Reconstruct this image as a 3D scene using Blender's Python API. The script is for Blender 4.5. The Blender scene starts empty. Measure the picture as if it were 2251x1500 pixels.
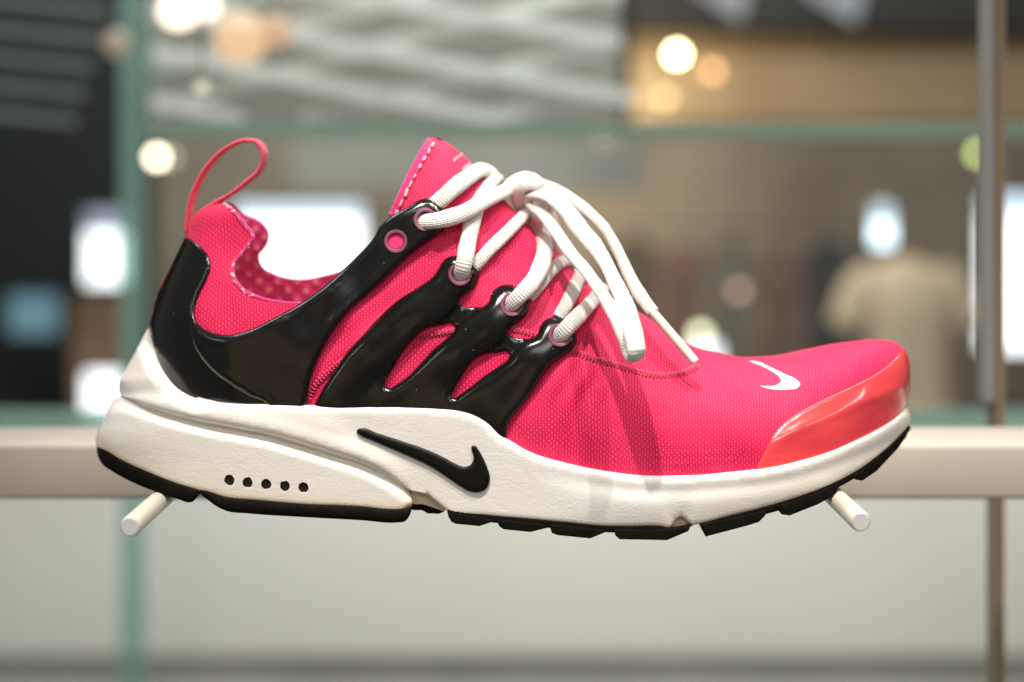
import bpy, math, random
import numpy as np
from mathutils import Vector, Matrix
from mathutils.geometry import delaunay_2d_cdt

random.seed(7)
rng = np.random.RandomState(7)
scene = bpy.context.scene
COL = scene.collection

# ------------------------------------------------------------------ camera
F = 3126.0            # focal length in photo pixels
S = 0.000148          # metres per photo pixel in the plane of the shoe's near side
CX, PY = 1125.5, 413.0
CZ = 1.30             # camera height above the shop floor
FLOOR_Z = 0.0
cam_d = bpy.data.cameras.new('camera')
cam = bpy.data.objects.new('camera', cam_d)
COL.objects.link(cam)
cam.location = (0, -F * S, CZ)
cam.rotation_euler = (math.radians(90), 0, 0)
cam_d.sensor_width = 36.0
cam_d.lens = 36.0 * F / 2251.0
cam_d.shift_y = -(750.0 - PY) / 2251.0
cam_d.clip_start = 0.01
cam_d.clip_end = 200
cam_d.dof.use_dof = True
cam_d.dof.focus_distance = (F + 62) * S
cam_d.dof.aperture_fstop = 4.0
cam_d.dof.aperture_blades = 0
scene.camera = cam

# ------------------------------------------------------------------ world and lamps
w = bpy.data.worlds.new('World')
scene.world = w
w.use_nodes = True
w.node_tree.nodes['Background'].inputs[0].default_value = (0.96, 0.95, 0.92, 1)
w.node_tree.nodes['Background'].inputs[1].default_value = 0.13

def area(name, loc, target, size, power, color, size_y=None, spread=180):
    l = bpy.data.lights.new(name, 'AREA')
    l.energy = power
    l.color = color
    l.size = size
    if size_y:
        l.shape = 'RECTANGLE'
        l.size_y = size_y
    l.spread = math.radians(spread)
    o = bpy.data.objects.new(name, l)
    COL.objects.link(o)
    o.location = loc
    o.rotation_euler = (Vector(target) - Vector(loc)).to_track_quat('-Z', 'Y').to_euler()
    return o

def spot(name, loc, target, power, color, radius, angle, blend=0.3):
    l = bpy.data.lights.new(name, 'SPOT')
    l.energy = power
    l.color = color
    l.shadow_soft_size = radius
    l.spot_size = math.radians(angle)
    l.spot_blend = blend
    o = bpy.data.objects.new(name, l)
    COL.objects.link(o)
    o.location = loc
    o.rotation_euler = (Vector(target) - Vector(loc)).to_track_quat('-Z', 'Y').to_euler()
    return o

SHOE_C = Vector((0.0, 0.03, CZ - 0.05))
SPOT_C = Vector((0.055, 0.02, CZ - 0.05))
spot('track_spotlight', (-0.21, -0.62, CZ + 1.45), SPOT_C, 122, (1.0, 0.94, 0.86), 0.020, 21, 1.0)
spot('track_spotlight_two', (0.34, -0.56, CZ + 1.5), SPOT_C, 72, (1.0, 0.95, 0.88), 0.02, 21, 1.0)
area('shop_light_front', (0.5, -1.9, CZ + 1.3), SHOE_C, 1.1, 12.5, (1.0, 0.96, 0.92), 0.5)
area('ceiling_tube', (0.25, -0.55, CZ + 1.35), SHOE_C, 1.7, 6, (0.90, 0.95, 1.0), 0.06)

area('reflection_light_left', (-1.7, -1.3, CZ + 0.85), SHOE_C, 0.45, 6, (0.88, 0.94, 1.0), 0.8)  # unseen soft light added for reflections on the black cage and strap flanks
area('reflection_strip_right', (1.75, -0.85, CZ + 0.85), SHOE_C, 1.5, 5, (1.0, 0.97, 0.94), 0.09)  # unseen strip light added to draw a highlight streak along the toe cap
area('shop_glow_behind_camera', (-0.75, -2.3, CZ - 0.15), (-0.1, 0, CZ - 0.1), 1.3, 1.9, (1.0, 0.62, 0.26), 0.9)
area('ceiling_panel', (-1.25, 0.75, CZ + 1.7), SHOE_C, 0.7, 10, (0.84, 0.92, 1.0), 0.5)

scene.view_settings.view_transform = 'Standard'
scene.view_settings.look = 'None'
scene.view_settings.exposure = 0.0
scene.view_settings.gamma = 1.0
scene.render.engine = 'CYCLES'
cy = scene.cycles
cy.use_denoising = True
try:
    cy.denoiser = 'OPENIMAGEDENOISE'
    cy.denoising_input_passes = 'RGB_ALBEDO_NORMAL'
    cy.denoising_prefilter = 'ACCURATE'
except Exception:
    pass
cy.max_bounces = 8
cy.transparent_max_bounces = 12
cy.caustics_reflective = False
cy.caustics_refractive = False
cy.sample_clamp_indirect = 6.0

# ------------------------------------------------------------------ materials
def new_mat(name, base, rough=0.5, metallic=0.0, coat=0.0, coat_rough=0.05, sheen=0.0,
            spec=0.5, sss=0.0, emit=None, emit_strength=0.0):
    m = bpy.data.materials.new(name)
    m.use_nodes = True
    b = m.node_tree.nodes['Principled BSDF']
    b.inputs['Base Color'].default_value = (*base, 1)
    b.inputs['Roughness'].default_value = rough
    b.inputs['Metallic'].default_value = metallic
    b.inputs['Coat Weight'].default_value = coat
    b.inputs['Coat Roughness'].default_value = coat_rough
    b.inputs['Sheen Weight'].default_value = sheen
    b.inputs['Specular IOR Level'].default_value = spec
    if sss:
        b.inputs['Subsurface Weight'].default_value = sss
        b.inputs['Subsurface Radius'].default_value = (1.0, 0.7, 0.5)
        b.inputs['Subsurface Scale'].default_value = 0.002
    if emit:
        b.inputs['Emission Color'].default_value = (*emit, 1)
        b.inputs['Emission Strength'].default_value = emit_strength
    return m

class G:
    """tiny node-graph helper"""
    def __init__(self, mat):
        self.m = mat
        self.nt = mat.node_tree
        self.b = self.nt.nodes['Principled BSDF']
    def n(self, t, **kw):
        x = self.nt.nodes.new(t)
        for k, v in kw.items():
            setattr(x, k, v)
        return x
    def link(self, a, b):
        self.nt.links.new(a, b)
    def math(self, op, a, b=None, c=None):
        x = self.n('ShaderNodeMath', operation=op)
        for i, v in enumerate((a, b, c)):
            if v is None:
                continue
            if isinstance(v, (int, float)):
                x.inputs[i].default_value = v
            else:
                self.link(v, x.inputs[i])
        return x.outputs[0]
    def uv(self):
        t = self.n('ShaderNodeUVMap')
        sp = self.n('ShaderNodeSeparateXYZ')
        self.link(t.outputs[0], sp.inputs[0])
        return t.outputs[0], sp.outputs[0], sp.outputs[1]
    def obj(self):
        return self.n('ShaderNodeTexCoord').outputs['Object']
    def noise(self, vec, scale, detail=3, rough=0.55):
        x = self.n('ShaderNodeTexNoise')
        x.inputs['Scale'].default_value = scale
        x.inputs['Detail'].default_value = detail
        x.inputs['Roughness'].default_value = rough
        if vec is not None:
            self.link(vec, x.inputs['Vector'])
        return x.outputs['Fac']
    def ramp(self, fac, stops):
        x = self.n('ShaderNodeValToRGB')
        e = x.color_ramp.elements
        while len(e) < len(stops):
            e.new(0.5)
        for i, (p, c) in enumerate(stops):
            e[i].position = p
            e[i].color = (*c, 1) if len(c) == 3 else c
        self.link(fac, x.inputs[0])
        return x.outputs[0]
    def bump(self, height, strength, dist, normal=None):
        x = self.n('ShaderNodeBump')
        x.inputs['Strength'].default_value = strength
        x.inputs['Distance'].default_value = dist
        self.link(height, x.inputs['Height'])
        if normal is not None:
            self.link(normal, x.inputs['Normal'])
        return x.outputs[0]

M = {}

def fabric(name, deep, mid, pitch=9.0, rot=0.0):
    m = new_mat(name, mid, 0.62, sheen=0.06, spec=0.25)
    g = G(m)
    uv, u, v = g.uv()
    nz = g.noise(uv, 0.02, 2)
    wob = g.math('MULTIPLY', g.math('SUBTRACT', nz, 0.5), 14.0)
    if rot:
        c, s_ = math.cos(rot), math.sin(rot)
        uu = g.math('ADD', g.math('MULTIPLY', u, c), g.math('MULTIPLY', v, s_))
        vv = g.math('SUBTRACT', g.math('MULTIPLY', v, c), g.math('MULTIPLY', u, s_))
        u, v = uu, vv
    u = g.math('ADD', u, wob)
    a = g.math('SINE', g.math('MULTIPLY', u, math.pi / pitch))
    b = g.math('SINE', g.math('MULTIPLY', v, math.pi / (pitch * 0.92)))
    h = g.math('MULTIPLY', a, b)                       # staggered knit cells
    col_rib = g.math('ABSOLUTE', a)
    h = g.math('ADD', g.math('MULTIPLY', g.math('ABSOLUTE', h), 0.25),
               g.math('ADD', g.math('MULTIPLY', h, 0.28), g.math('MULTIPLY', col_rib, 0.45)))
    big = g.noise(uv, 0.006, 3)
    hh = g.math('ADD', g.math('MULTIPLY', h, 0.85), g.math('SUBTRACT', g.math('MULTIPLY', big, 0.75), 0.24))
    colr = g.ramp(hh, [(0.0, deep), (0.36, mid), (0.92, (0.78, 0.050, 0.118))])  # shade of knit gaps and sheen of thread tops put into the colour
    g.link(colr, g.b.inputs['Base Color'])
    fine = g.noise(uv, 0.35, 2)
    n0 = g.bump(fine, 0.18, 0.0003)
    g.link(g.bump(h, 0.6, 0.0003, n0), g.b.inputs['Normal'])
    return m

PINK = (0.71, 0.008, 0.084)
M['fabric'] = fabric('pink_stretch_mesh', (0.36, 0.002, 0.042), PINK, 6.4)

def lining():
    m = new_mat('dotted_lining', (0.6, 0.01, 0.12), 0.8, sheen=0.2)
    g = G(m)
    uv, u, v = g.uv()
    p = 22.0
    a = g.math('SINE', g.math('MULTIPLY', u, math.pi / p))
    b = g.math('SINE', g.math('MULTIPLY', v, math.pi / p))
    h = g.math('ABSOLUTE', g.math('MULTIPLY', a, b))
    sg = g.math('MULTIPLY', a, b)
    nz = g.noise(uv, 0.05, 3)
    x = g.math('ADD', sg, g.math('MULTIPLY', g.math('SUBTRACT', nz, 0.5), 1.6))
    c = g.ramp(x, [(0.0, (0.55, 0.010, 0.10)), (0.52, (0.62, 0.016, 0.12)), (0.82, (0.70, 0.20, 0.20))])
    g.link(c, g.b.inputs['Base Color'])
    g.link(g.bump(x, 0.5, 0.0006), g.b.inputs['Normal'])
    return m
M['lining'] = lining()

def black_gloss(name, rough, base=(0.0055, 0.005, 0.0048), dust=True):
    m = new_mat(name, base, rough, spec=0.5)
    g = G(m)
    o = g.obj()
    n1 = g.noise(o, 55, 3)
    rr = g.n('ShaderNodeMapRange')
    rr.inputs[3].default_value = rough * 0.7
    rr.inputs[4].default_value = rough * 1.7
    g.link(g.noise(o, 120, 4, 0.6), rr.inputs[0])
    g.link(rr.outputs[0], g.b.inputs['Roughness'])
    v = g.n('ShaderNodeTexVoronoi')
    v.inputs['Scale'].default_value = 330
    g.link(o, v.inputs['Vector'])
    msk = g.math('MULTIPLY', g.math('LESS_THAN', v.outputs['Distance'], 0.072),
                 g.math('GREATER_THAN', g.noise(o, 420, 1), 0.60))
    mx = g.n('ShaderNodeMix', data_type='RGBA')
    g.link(msk, mx.inputs[0])
    mx.inputs[6].default_value = (*base, 1)
    mx.inputs[7].default_value = (0.17, 0.16, 0.13, 1)
    g.link(mx.outputs[2], g.b.inputs['Base Color'])
    g.link(g.bump(n1, 0.035, 0.0012), g.b.inputs['Normal'])
    return m
M['black'] = black_gloss('black_glossy_plastic', 0.17)
M['black_heel'] = black_gloss('black_patent_leather', 0.17)

def foam(name, base, warm):
    m = new_mat(name, base, 0.52, spec=0.4, sss=0.12)
    g = G(m)
    o = g.obj()
    c = g.ramp(g.noise(o, 14, 4, 0.6), [(0.36, warm), (0.62, base)])
    wa = g.n('ShaderNodeAttribute')
    wa.attribute_name = 'wear'
    wm = g.n('ShaderNodeMix', data_type='RGBA')
    g.link(g.math('MULTIPLY', wa.outputs['Fac'], g.math('ADD', g.noise(o, 90, 4, 0.6), 0.15)), wm.inputs[0])
    g.link(c, wm.inputs[6])
    wm.inputs[7].default_value = (0.74, 0.53, 0.31, 1)
    g.link(wm.outputs[2], g.b.inputs['Base Color'])
    v = g.n('ShaderNodeTexVoronoi', feature='DISTANCE_TO_EDGE')
    v.inputs['Scale'].default_value = 760
    wv = g.n('ShaderNodeVectorMath', operation='ADD')
    nn = g.n('ShaderNodeTexNoise')
    nn.inputs['Scale'].default_value = 260
    g.link(o, nn.inputs['Vector'])
    sc = g.n('ShaderNodeVectorMath', operation='SCALE')
    sc.inputs['Scale'].default_value = 0.0022
    g.link(nn.outputs['Color'], sc.inputs[0])
    g.link(o, wv.inputs[0]); g.link(sc.outputs[0], wv.inputs[1])
    g.link(wv.outputs[0], v.inputs['Vector'])
    pores = g.math('MINIMUM', v.outputs['Distance'], 0.25)
    mp = g.n('ShaderNodeMapping')
    mp.inputs['Scale'].default_value = (1.0, 1.0, 2.6)
    mp.inputs['Rotation'].default_value = (0, 0.35, 0)
    g.link(o, mp.inputs['Vector'])
    creases = g.ramp(g.noise(mp.outputs[0], 42, 5, 0.62), [(0.44, (1, 1, 1)), (0.5, (0.2, 0.2, 0.2)), (0.56, (1, 1, 1))])
    n0 = g.bump(pores, 0.10, 0.0009)
    n1 = g.bump(creases, 0.06, 0.0008, n0)
    n2 = g.bump(g.noise(o, 30, 3), 0.09, 0.004, n1)
    g.link(n2, g.b.inputs['Normal'])
    return m
M['foam'] = foam('white_textured_foam', (0.78, 0.755, 0.705), (0.75, 0.695, 0.62))
M['foam_aged'] = foam('cream_foam', (0.72, 0.60, 0.44), (0.66, 0.53, 0.38))

def rubber():
    m = new_mat('black_rubber', (0.006, 0.0055, 0.005), 0.75, spec=0.06)
    g = G(m)
    o = g.obj()
    c = g.ramp(g.noise(o, 320, 4, 0.7), [(0.3, (0.004, 0.0035, 0.003)), (0.75, (0.011, 0.009, 0.007))])
    g.link(c, g.b.inputs['Base Color'])
    g.link(g.bump(g.noise(o, 600, 3), 0.25, 0.0004), g.b.inputs['Normal'])
    return m
M['rubber'] = rubber()

def lace_mat():
    m = new_mat('white_woven_lace', (0.77, 0.73, 0.69), 0.8, sheen=0.35, spec=0.25, sss=0.15)
    g = G(m)
    uv, u, v = g.uv()
    a = g.math('SINE', g.math('ADD', g.math('MULTIPLY', u, 2 * math.pi * 12), g.math('MULTIPLY', v, 0.55)))
    b = g.math('SINE', g.math('SUBTRACT', g.math('MULTIPLY', u, 2 * math.pi * 12), g.math('MULTIPLY', v, 0.55)))
    h = g.math('MULTIPLY', a, b)
    h2 = g.math('ADD', g.math('MULTIPLY', h, 0.5), g.math('MULTIPLY', g.noise(g.obj(), 1400, 2), 0.6))
    c = g.ramp(h2, [(0.0, (0.74, 0.69, 0.63)), (0.5, (0.84, 0.80, 0.75))])
    g.link(c, g.b.inputs['Base Color'])
    g.link(g.bump(h2, 0.75, 0.0005), g.b.inputs['Normal'])
    return m
M['lace'] = lace_mat()
M['aglet'] = new_mat('clear_coated_aglet', (0.82, 0.75, 0.63), 0.22, coat=0.6, sss=0.2)

def webbing():
    m = new_mat('pink_webbing', (0.72, 0.028, 0.095), 0.75, sheen=0.4)
    g = G(m)
    uv, u, v = g.uv()
    h = g.math('SINE', g.math('MULTIPLY', v, 1.0))
    g.link(g.bump(h, 0.4, 0.0004), g.b.inputs['Normal'])
    c = g.ramp(g.noise(g.obj(), 900, 2), [(0.3, (0.62, 0.02, 0.07)), (0.7, (0.80, 0.06, 0.11))])
    g.link(c, g.b.inputs['Base Color'])
    return m
M['webbing'] = webbing()

def binding():
    m = new_mat('magenta_binding', (0.62, 0.015, 0.17), 0.8, sheen=0.3)
    g = G(m)
    c = g.ramp(g.noise(g.obj(), 900, 3), [(0.3, (0.46, 0.006, 0.10)), (0.7, (0.68, 0.02, 0.18))])
    g.link(c, g.b.inputs['Base Color'])
    g.link(g.bump(g.noise(g.obj(), 1500, 2), 0.6, 0.0006), g.b.inputs['Normal'])
    return m
M['binding'] = binding()
M['stitch'] = new_mat('cream_thread', (0.74, 0.37, 0.33), 0.7, sheen=0.3)
M['thread'] = new_mat('crimson_thread', (0.58, 0.008, 0.075), 0.6, sheen=0.3)
M['black_thread'] = new_mat('black_thread', (0.02, 0.017, 0.014), 0.5)

def toe_mat():
    m = new_mat('coral_toe_film', (0.80, 0.055, 0.066), 0.26, coat=0.9, coat_rough=0.035, spec=0.5)
    g = G(m)
    o = g.obj()
    mp = g.n('ShaderNodeMapping')
    mp.inputs['Rotation'].default_value = (0, 0.42, 0)
    mp.inputs['Scale'].default_value = (0.25, 1.0, 2.0)
    g.link(o, mp.inputs['Vector'])
    f = g.noise(mp.outputs[0], 60, 4, 0.6)
    g.link(g.ramp(f, [(0.3, (0.72, 0.040, 0.062)), (0.7, (0.84, 0.075, 0.070))]), g.b.inputs['Base Color'])
    g.link(g.bump(f, 0.05, 0.0025), g.b.inputs['Normal'])
    return m
M['toe'] = toe_mat()
M['ring'] = new_mat('dusty_pink_plastic', (0.17, 0.03, 0.07), 0.5)
M['fill'] = new_mat('bright_pink_mesh_fill', (0.80, 0.03, 0.16), 0.3, coat=0.4)
M['print_white'] = new_mat('white_print', (0.83, 0.76, 0.68), 0.7)
M['print_pale'] = new_mat('pale_pink_print', (0.83, 0.25, 0.27), 0.7)
M['logo_black'] = new_mat('black_moulded_rubber', (0.005, 0.0045, 0.004), 0.42, spec=0.22)
M['hole'] = new_mat('dark_vent', (0.006, 0.006, 0.006), 0.7)

# ------------------------------------------------------------------ geometry helpers
DC = 335.0            # depth (photo px) of the shoe's centre plane
KC = (F + DC) / F * S

def world_near(px, py, d):
    k = (F + d) / F * S
    return np.stack([(px - CX) * k, d * S, CZ - (py - PY) * k], axis=-1)

def world_mid(px, py, d):
    """far half of the shoe: same side-view outline, no perspective shrink"""
    return np.stack([(px - CX) * KC, d * S + 0 * px, CZ - (py - PY) * KC], axis=-1)

def pchip(xs, ys):
    xs = np.array(xs, float); ys = np.array(ys, float)
    h = np.diff(xs); dl = np.diff(ys) / h
    m = np.zeros_like(xs)
    m[0], m[-1] = dl[0], dl[-1]
    for i in range(1, len(xs) - 1):
        if dl[i - 1] * dl[i] > 0:
            w1, w2 = 2 * h[i] + h[i - 1], h[i] + 2 * h[i - 1]
            m[i] = (w1 + w2) / (w1 / dl[i - 1] + w2 / dl[i])
    def f(x):
        x = np.clip(np.asarray(x, float), xs[0], xs[-1])
        i = np.clip(np.searchsorted(xs, x) - 1, 0, len(xs) - 2)
        t = (x - xs[i]) / h[i]
        t2, t3 = t * t, t * t * t
        return ((2 * t3 - 3 * t2 + 1) * ys[i] + (t3 - 2 * t2 + t) * h[i] * m[i]
                + (-2 * t3 + 3 * t2) * ys[i + 1] + (t3 - t2) * h[i] * m[i + 1])
    return f

def pts(fl):
    a = [(float(fl[i]), float(fl[i + 1])) for i in range(0, len(fl), 2)]
    return a

def spline(P, closed=True, step=5.0, corners=()):
    """Catmull-Rom through points (n-D), resampled to about `step`; indices in corners stay sharp"""
    P = [np.array(p, float) for p in P]
    n = len(P)
    out = []
    segs = n if closed else n - 1
    cs = set(c % n for c in corners)
    for i in range(segs):
        p1, p2 = P[i], P[(i + 1) % n]
        p0 = P[(i - 1) % n] if (closed or i > 0) else 2 * p1 - p2
        p3 = P[(i + 2) % n] if (closed or i + 2 < n) else 2 * p2 - p1
        if i in cs: p0 = 2 * p1 - p2
        if (i + 1) % n in cs: p3 = 2 * p2 - p1
        L = np.linalg.norm((p2 - p1)[:2])
        if L < 1e-6: continue
        # limit tangents so unequal spacing does not overshoot
        l0 = max(np.linalg.norm((p1 - p0)[:2]), 1e-6); l2 = max(np.linalg.norm((p3 - p2)[:2]), 1e-6)
        m1 = ((p1 - p0) / l0 * L + (p2 - p1) / L * l0) * L / (L + l0) if l0 > 0 else p2 - p1
        m1 = ((p2 - p1) * (l0 / (L + l0)) + (p1 - p0) / l0 * L * (L / (L + l0)))
        m2 = ((p2 - p1) * (l2 / (L + l2)) + (p3 - p2) / l2 * L * (L / (L + l2)))
        k = max(1, int(round(L / step)))
        for j in range(k):
            t = j / k
            t2, t3 = t * t, t * t * t
            out.append((2 * t3 - 3 * t2 + 1) * p1 + (t3 - 2 * t2 + t) * m1 + (-2 * t3 + 3 * t2) * p2 + (t3 - t2) * m2)
    if not closed:
        out.append(P[-1])
    return np.array(out)

def seg_dist(X, loops):
    """distance from points X (N,2) to a list of polylines (each (K,2), with closed flag)"""
    best = np.full(len(X), 1e9)
    for L, closed in loops:
        A = L
        B = np.roll(L, -1, axis=0) if closed else L[1:]
        if not closed: A = L[:-1]
        for c in range(0, len(A), 64):
            a = A[c:c + 64][None]; b = B[c:c + 64][None]
            ab = b - a
            t = np.clip(((X[:, None] - a) * ab).sum(-1) / np.maximum((ab * ab).sum(-1), 1e-9), 0, 1)
            q = a + ab * t[..., None]
            best = np.minimum(best, np.sqrt(((X[:, None] - q) ** 2).sum(-1)).min(1))
    return best

def inside(X, loops):
    r = np.zeros(len(X), bool)
    for L in loops:
        A, B = L, np.roll(L, -1, axis=0)
        for a, b in zip(A, B):
            c = (a[1] > X[:, 1]) != (b[1] > X[:, 1])
            if c.any():
                xi = (b[0] - a[0]) * (X[:, 1] - a[1]) / (b[1] - a[1] + 1e-12) + a[0]
                r ^= c & (X[:, 0] < xi)
    return r

def triangulate(loops, spacing, rings=(2.0, 5.0, 9.0)):
    """loops: list of closed (K,2) outlines (first outer, rest holes) -> verts2d, tris"""
    V = []; E = []
    for L in loops:
        o = len(V); n = len(L)
        V += [tuple(p) for p in L]
        E += [(o + i, o + (i + 1) % n) for i in range(n)]
    cl = [(L, True) for L in loops]
    extra = []
    for L in loops:
        tg = np.roll(L, -1, axis=0) - np.roll(L, 1, axis=0)
        tg /= np.maximum(np.linalg.norm(tg, axis=1), 1e-9)[:, None]
        nr = np.stack([-tg[:, 1], tg[:, 0]], 1)
        for r in rings:
            stepi = 1 if r < 4 else 2
            for sgn in (1, -1):
                Q = (L + nr * r * sgn)[::stepi]
                Q = Q[inside(Q, loops)]
                if len(Q):
                    Q = Q[seg_dist(Q, cl) > r * 0.93]
                    extra.append(Q)
    allp = np.concatenate(loops)
    x0, y0 = allp.min(0); x1, y1 = allp.max(0)
    gx, gy = np.meshgrid(np.arange(x0, x1, spacing), np.arange(y0, y1, spacing * 0.87))
    gx = gx + (np.arange(gx.shape[0]) % 2)[:, None] * spacing * 0.5
    Q = np.stack([gx.ravel(), gy.ravel()], 1)
    Q = Q[inside(Q, loops)]
    lim = (max(rings) if rings else 0) + spacing * 0.45
    Q = Q[seg_dist(Q, cl) > lim]
    extra.append(Q)
    for q in extra:
        V += [tuple(p) for p in q]
    r = delaunay_2d_cdt([Vector(v) for v in V], E, [], 0, 1e-4)
    v2 = np.array([tuple(v) for v in r[0]])
    T = np.array([list(f) for f in r[2]], int)
    cen = v2[T].mean(1)
    T = T[inside(cen, loops)]
    a, b, c = v2[T[:, 0]], v2[T[:, 1]], v2[T[:, 2]]
    ar = (b[:, 0] - a[:, 0]) * (c[:, 1] - a[:, 1]) - (b[:, 1] - a[:, 1]) * (c[:, 0] - a[:, 0])
    T = T[np.abs(ar) > 1e-4]; ar = ar[np.abs(ar) > 1e-4]
    T[ar < 0] = T[ar < 0][:, ::-1]
    used = np.unique(T)
    mp = -np.ones(len(v2), int); mp[used] = np.arange(len(used))
    return v2[used], mp[T]

def boundary_edges(T):
    cnt = {}
    for t in T:
        for i in range(3):
            a, b = int(t[i]), int(t[(i + 1) % 3])
            cnt[(a, b)] = cnt.get((a, b), 0) + 1
    return [(a, b) for (a, b) in cnt if (b, a) not in cnt]

def mesh_obj(name, verts, faces, mat, parent=None, uv=None, smooth=True, sharp=None):
    me = bpy.data.meshes.new(name)
    me.from_pydata([tuple(map(float, v)) for v in verts], [], [tuple(map(int, f)) for f in faces])
    if uv is not None:
        l = me.uv_layers.new(name='UVMap')
        idx = np.empty(len(me.loops), int)
        me.loops.foreach_get('vertex_index', idx)
        l.data.foreach_set('uv', np.asarray(uv, float)[idx].astype(np.float32).ravel())
    me.validate()
    if smooth:
        me.polygons.foreach_set('use_smooth', np.ones(len(me.polygons), bool))
        if sharp:
            me.set_sharp_from_angle(angle=math.radians(sharp))
    me.materials.append(mat)
    o = bpy.data.objects.new(name, me)
    COL.objects.link(o)
    if parent: o.parent = parent
    return o

def empty(name, loc=(0, 0, 0)):
    o = bpy.data.objects.new(name, None)
    o.empty_display_size = 0.02
    COL.objects.link(o)
    o.location = loc
    return o

def tag(o, label=None, cat=None, group=None, kind=None):
    if label: o['label'] = label
    if cat: o['category'] = cat
    if group: o['group'] = group
    if kind: o['kind'] = kind
    return o

def edge_drop(dist, r):
    """0 inside, grows to 1 at the edge along a quarter circle of radius r"""
    u = np.clip(dist / r, 0, 1)
    return 1 - np.sqrt(np.maximum(1 - (1 - u) ** 2, 0))

# ------------------------------------------------------------------ the shoe's shape: half width H(x, y) in photo px
zb = pchip([300, 700, 900, 1050, 1150, 1250, 1400, 1500, 1660, 1800, 1900, 2010],
           [900, 900, 902, 930, 985, 1020, 1045, 1046, 1032, 1000, 965, 900])
zt = pchip([300, 640, 760, 830, 880, 915, 950, 985, 1030, 1070, 1100, 1180, 1260, 1310, 1400, 1460, 1530, 1590, 1640, 1700, 1780, 1850, 1930, 1968, 1987, 2003],
           [-700, -690, -330, 0, 175, 262, 302, 316, 353, 393, 428, 513, 592, 637, 684, 722, 763, 779, 787, 785, 769, 755, 747, 753, 768, 800])
W0 = pchip([300, 450, 600, 800, 1000, 1150, 1300, 1450, 1600, 1720, 1820, 1900, 1960, 2010],
           [216, 224, 230, 230, 238, 256, 284, 303, 308, 300, 278, 246, 214, 195])
xb_u = pchip([380, 446, 450, 456, 470, 490, 505, 520, 560, 600, 640, 700, 730, 800, 950],
             [520, 492, 470, 450, 430, 419, 414, 407, 388, 369, 350, 332, 329, 328, 328])
xt_u = pchip([720, 748, 766, 784, 813, 842, 874, 905, 1100], [1955, 1968, 1986, 1996, 2001, 2001, 1998, 1994, 1994])

def smooth01(t):
    t = np.clip(t, 0, 1)
    return t * t * (3 - 2 * t)

def H_upper(x, y):
    x = np.asarray(x, float); y = np.asarray(y, float)
    b, t_ = zb(x), zt(x)
    t = np.clip((b - y) / (b - t_), 0, 1)
    A = np.maximum(1 - t ** 2.25, 0) ** 0.54
    W = W0(x) * (1 - 0.24 * smooth01((800 - y) / 330) * smooth01((1000 - x) / 220))
    xb = xb_u(y)
    u = np.clip((xb + 215 - x) / 215, 0, 1)
    fb = np.sqrt(np.maximum(1 - u * u, 0))
    xt = xt_u(y)
    u = np.clip((x - (xt - 330)) / 330, 0, 1)
    ft = np.sqrt(np.maximum(1 - u ** 2.5, 0))
    wob = 2.2 * np.sin(x * 0.021 + y * 0.013) + 1.6 * np.sin(x * 0.037 - y * 0.029)
    # soft fold where the forefoot bends, behind the cage
    fold = 9 * np.exp(-((x - 1175) / 40) ** 2 - ((y - 930) / 55) ** 2) - 8 * np.exp(-(((x - 1290) * 0.9 + (y - 880) * 0.25) / 26) ** 2 - ((y - 880) / 90) ** 2)
    e1 = np.exp(-((x - 1265) / 85) ** 2 - ((y - 870) / 110) ** 2)
    fold = fold + e1 * 3.4 * np.sin((x + 0.35 * (y - 860)) * 0.115 + 1.2 * np.sin(y * 0.03))
    e2 = np.exp(-((x - 1120) / 120) ** 2 - ((y - 560) / 90) ** 2)
    fold = fold + e2 * 2.8 * np.sin((y - 0.55 * x) * 0.10)
    e3 = np.exp(-((x - 800) / 110) ** 2 - ((y - 720) / 90) ** 2)
    fold = fold + e3 * 3.0 * np.sin((y + 0.75 * x) * 0.075 + 0.8)
    e4 = np.exp(-((x - 1520) / 160) ** 2 - ((y - 1015) / 30) ** 2)
    fold = fold + e4 * 1.6 * np.sin((y + 0.06 * x) * 0.33)
    e5 = np.exp(-((x - 505) / 50) ** 2 - ((y - 560) / 45) ** 2)
    fold = fold - e5 * 9
    return np.maximum(W * A * fb * ft + (wob + fold) * (A * fb * ft) , 0)

Ws = pchip([205, 330, 450, 600, 800, 1000, 1150, 1300, 1450, 1600, 1720, 1820, 1900, 2010],
           [225, 240, 250, 258, 256, 264, 284, 306, 323, 328, 319, 294, 262, 205])
xb_s = pchip([700, 722, 770, 815, 840, 866, 876, 895, 930, 957, 985, 1200],
             [335, 325, 300, 275, 262, 262, 251, 239, 225, 215, 211, 211])
xt_s = pchip([860, 896, 918, 940, 1200], [1990, 1995, 2001, 2002, 2002])

def H_sole(x, y):
    x = np.asarray(x, float); y = np.asarray(y, float)
    xb = xb_s(y)
    u = np.clip((xb + 235 - x) / 235, 0, 1)
    fb = np.sqrt(np.maximum(1 - u * u, 0))
    xt = xt_s(y)
    u = np.clip((x - (xt - 335)) / 335, 0, 1)
    ft = np.sqrt(np.maximum(1 - u ** 2.5, 0))
    return Ws(x) * fb * ft

def arc_uv(v2, Hf):
    """u along the shoe, v = length over the surface, so the knit keeps its size where the surface turns away"""
    n = 48
    y0 = 1080.0
    tt = np.linspace(0, 1, n)
    ys = y0 + (v2[:, 1:2] - y0) * tt[None]
    xs = np.repeat(v2[:, 0:1], n, 1)
    h = Hf(xs, ys)
    dl = np.sqrt(np.diff(ys, axis=1) ** 2 + np.diff(h, axis=1) ** 2)
    v = dl.sum(1)
    xs2 = 1100 + (v2[:, 0:1] - 1100) * tt[None]
    return np.stack([v2[:, 0], v], 1)

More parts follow.
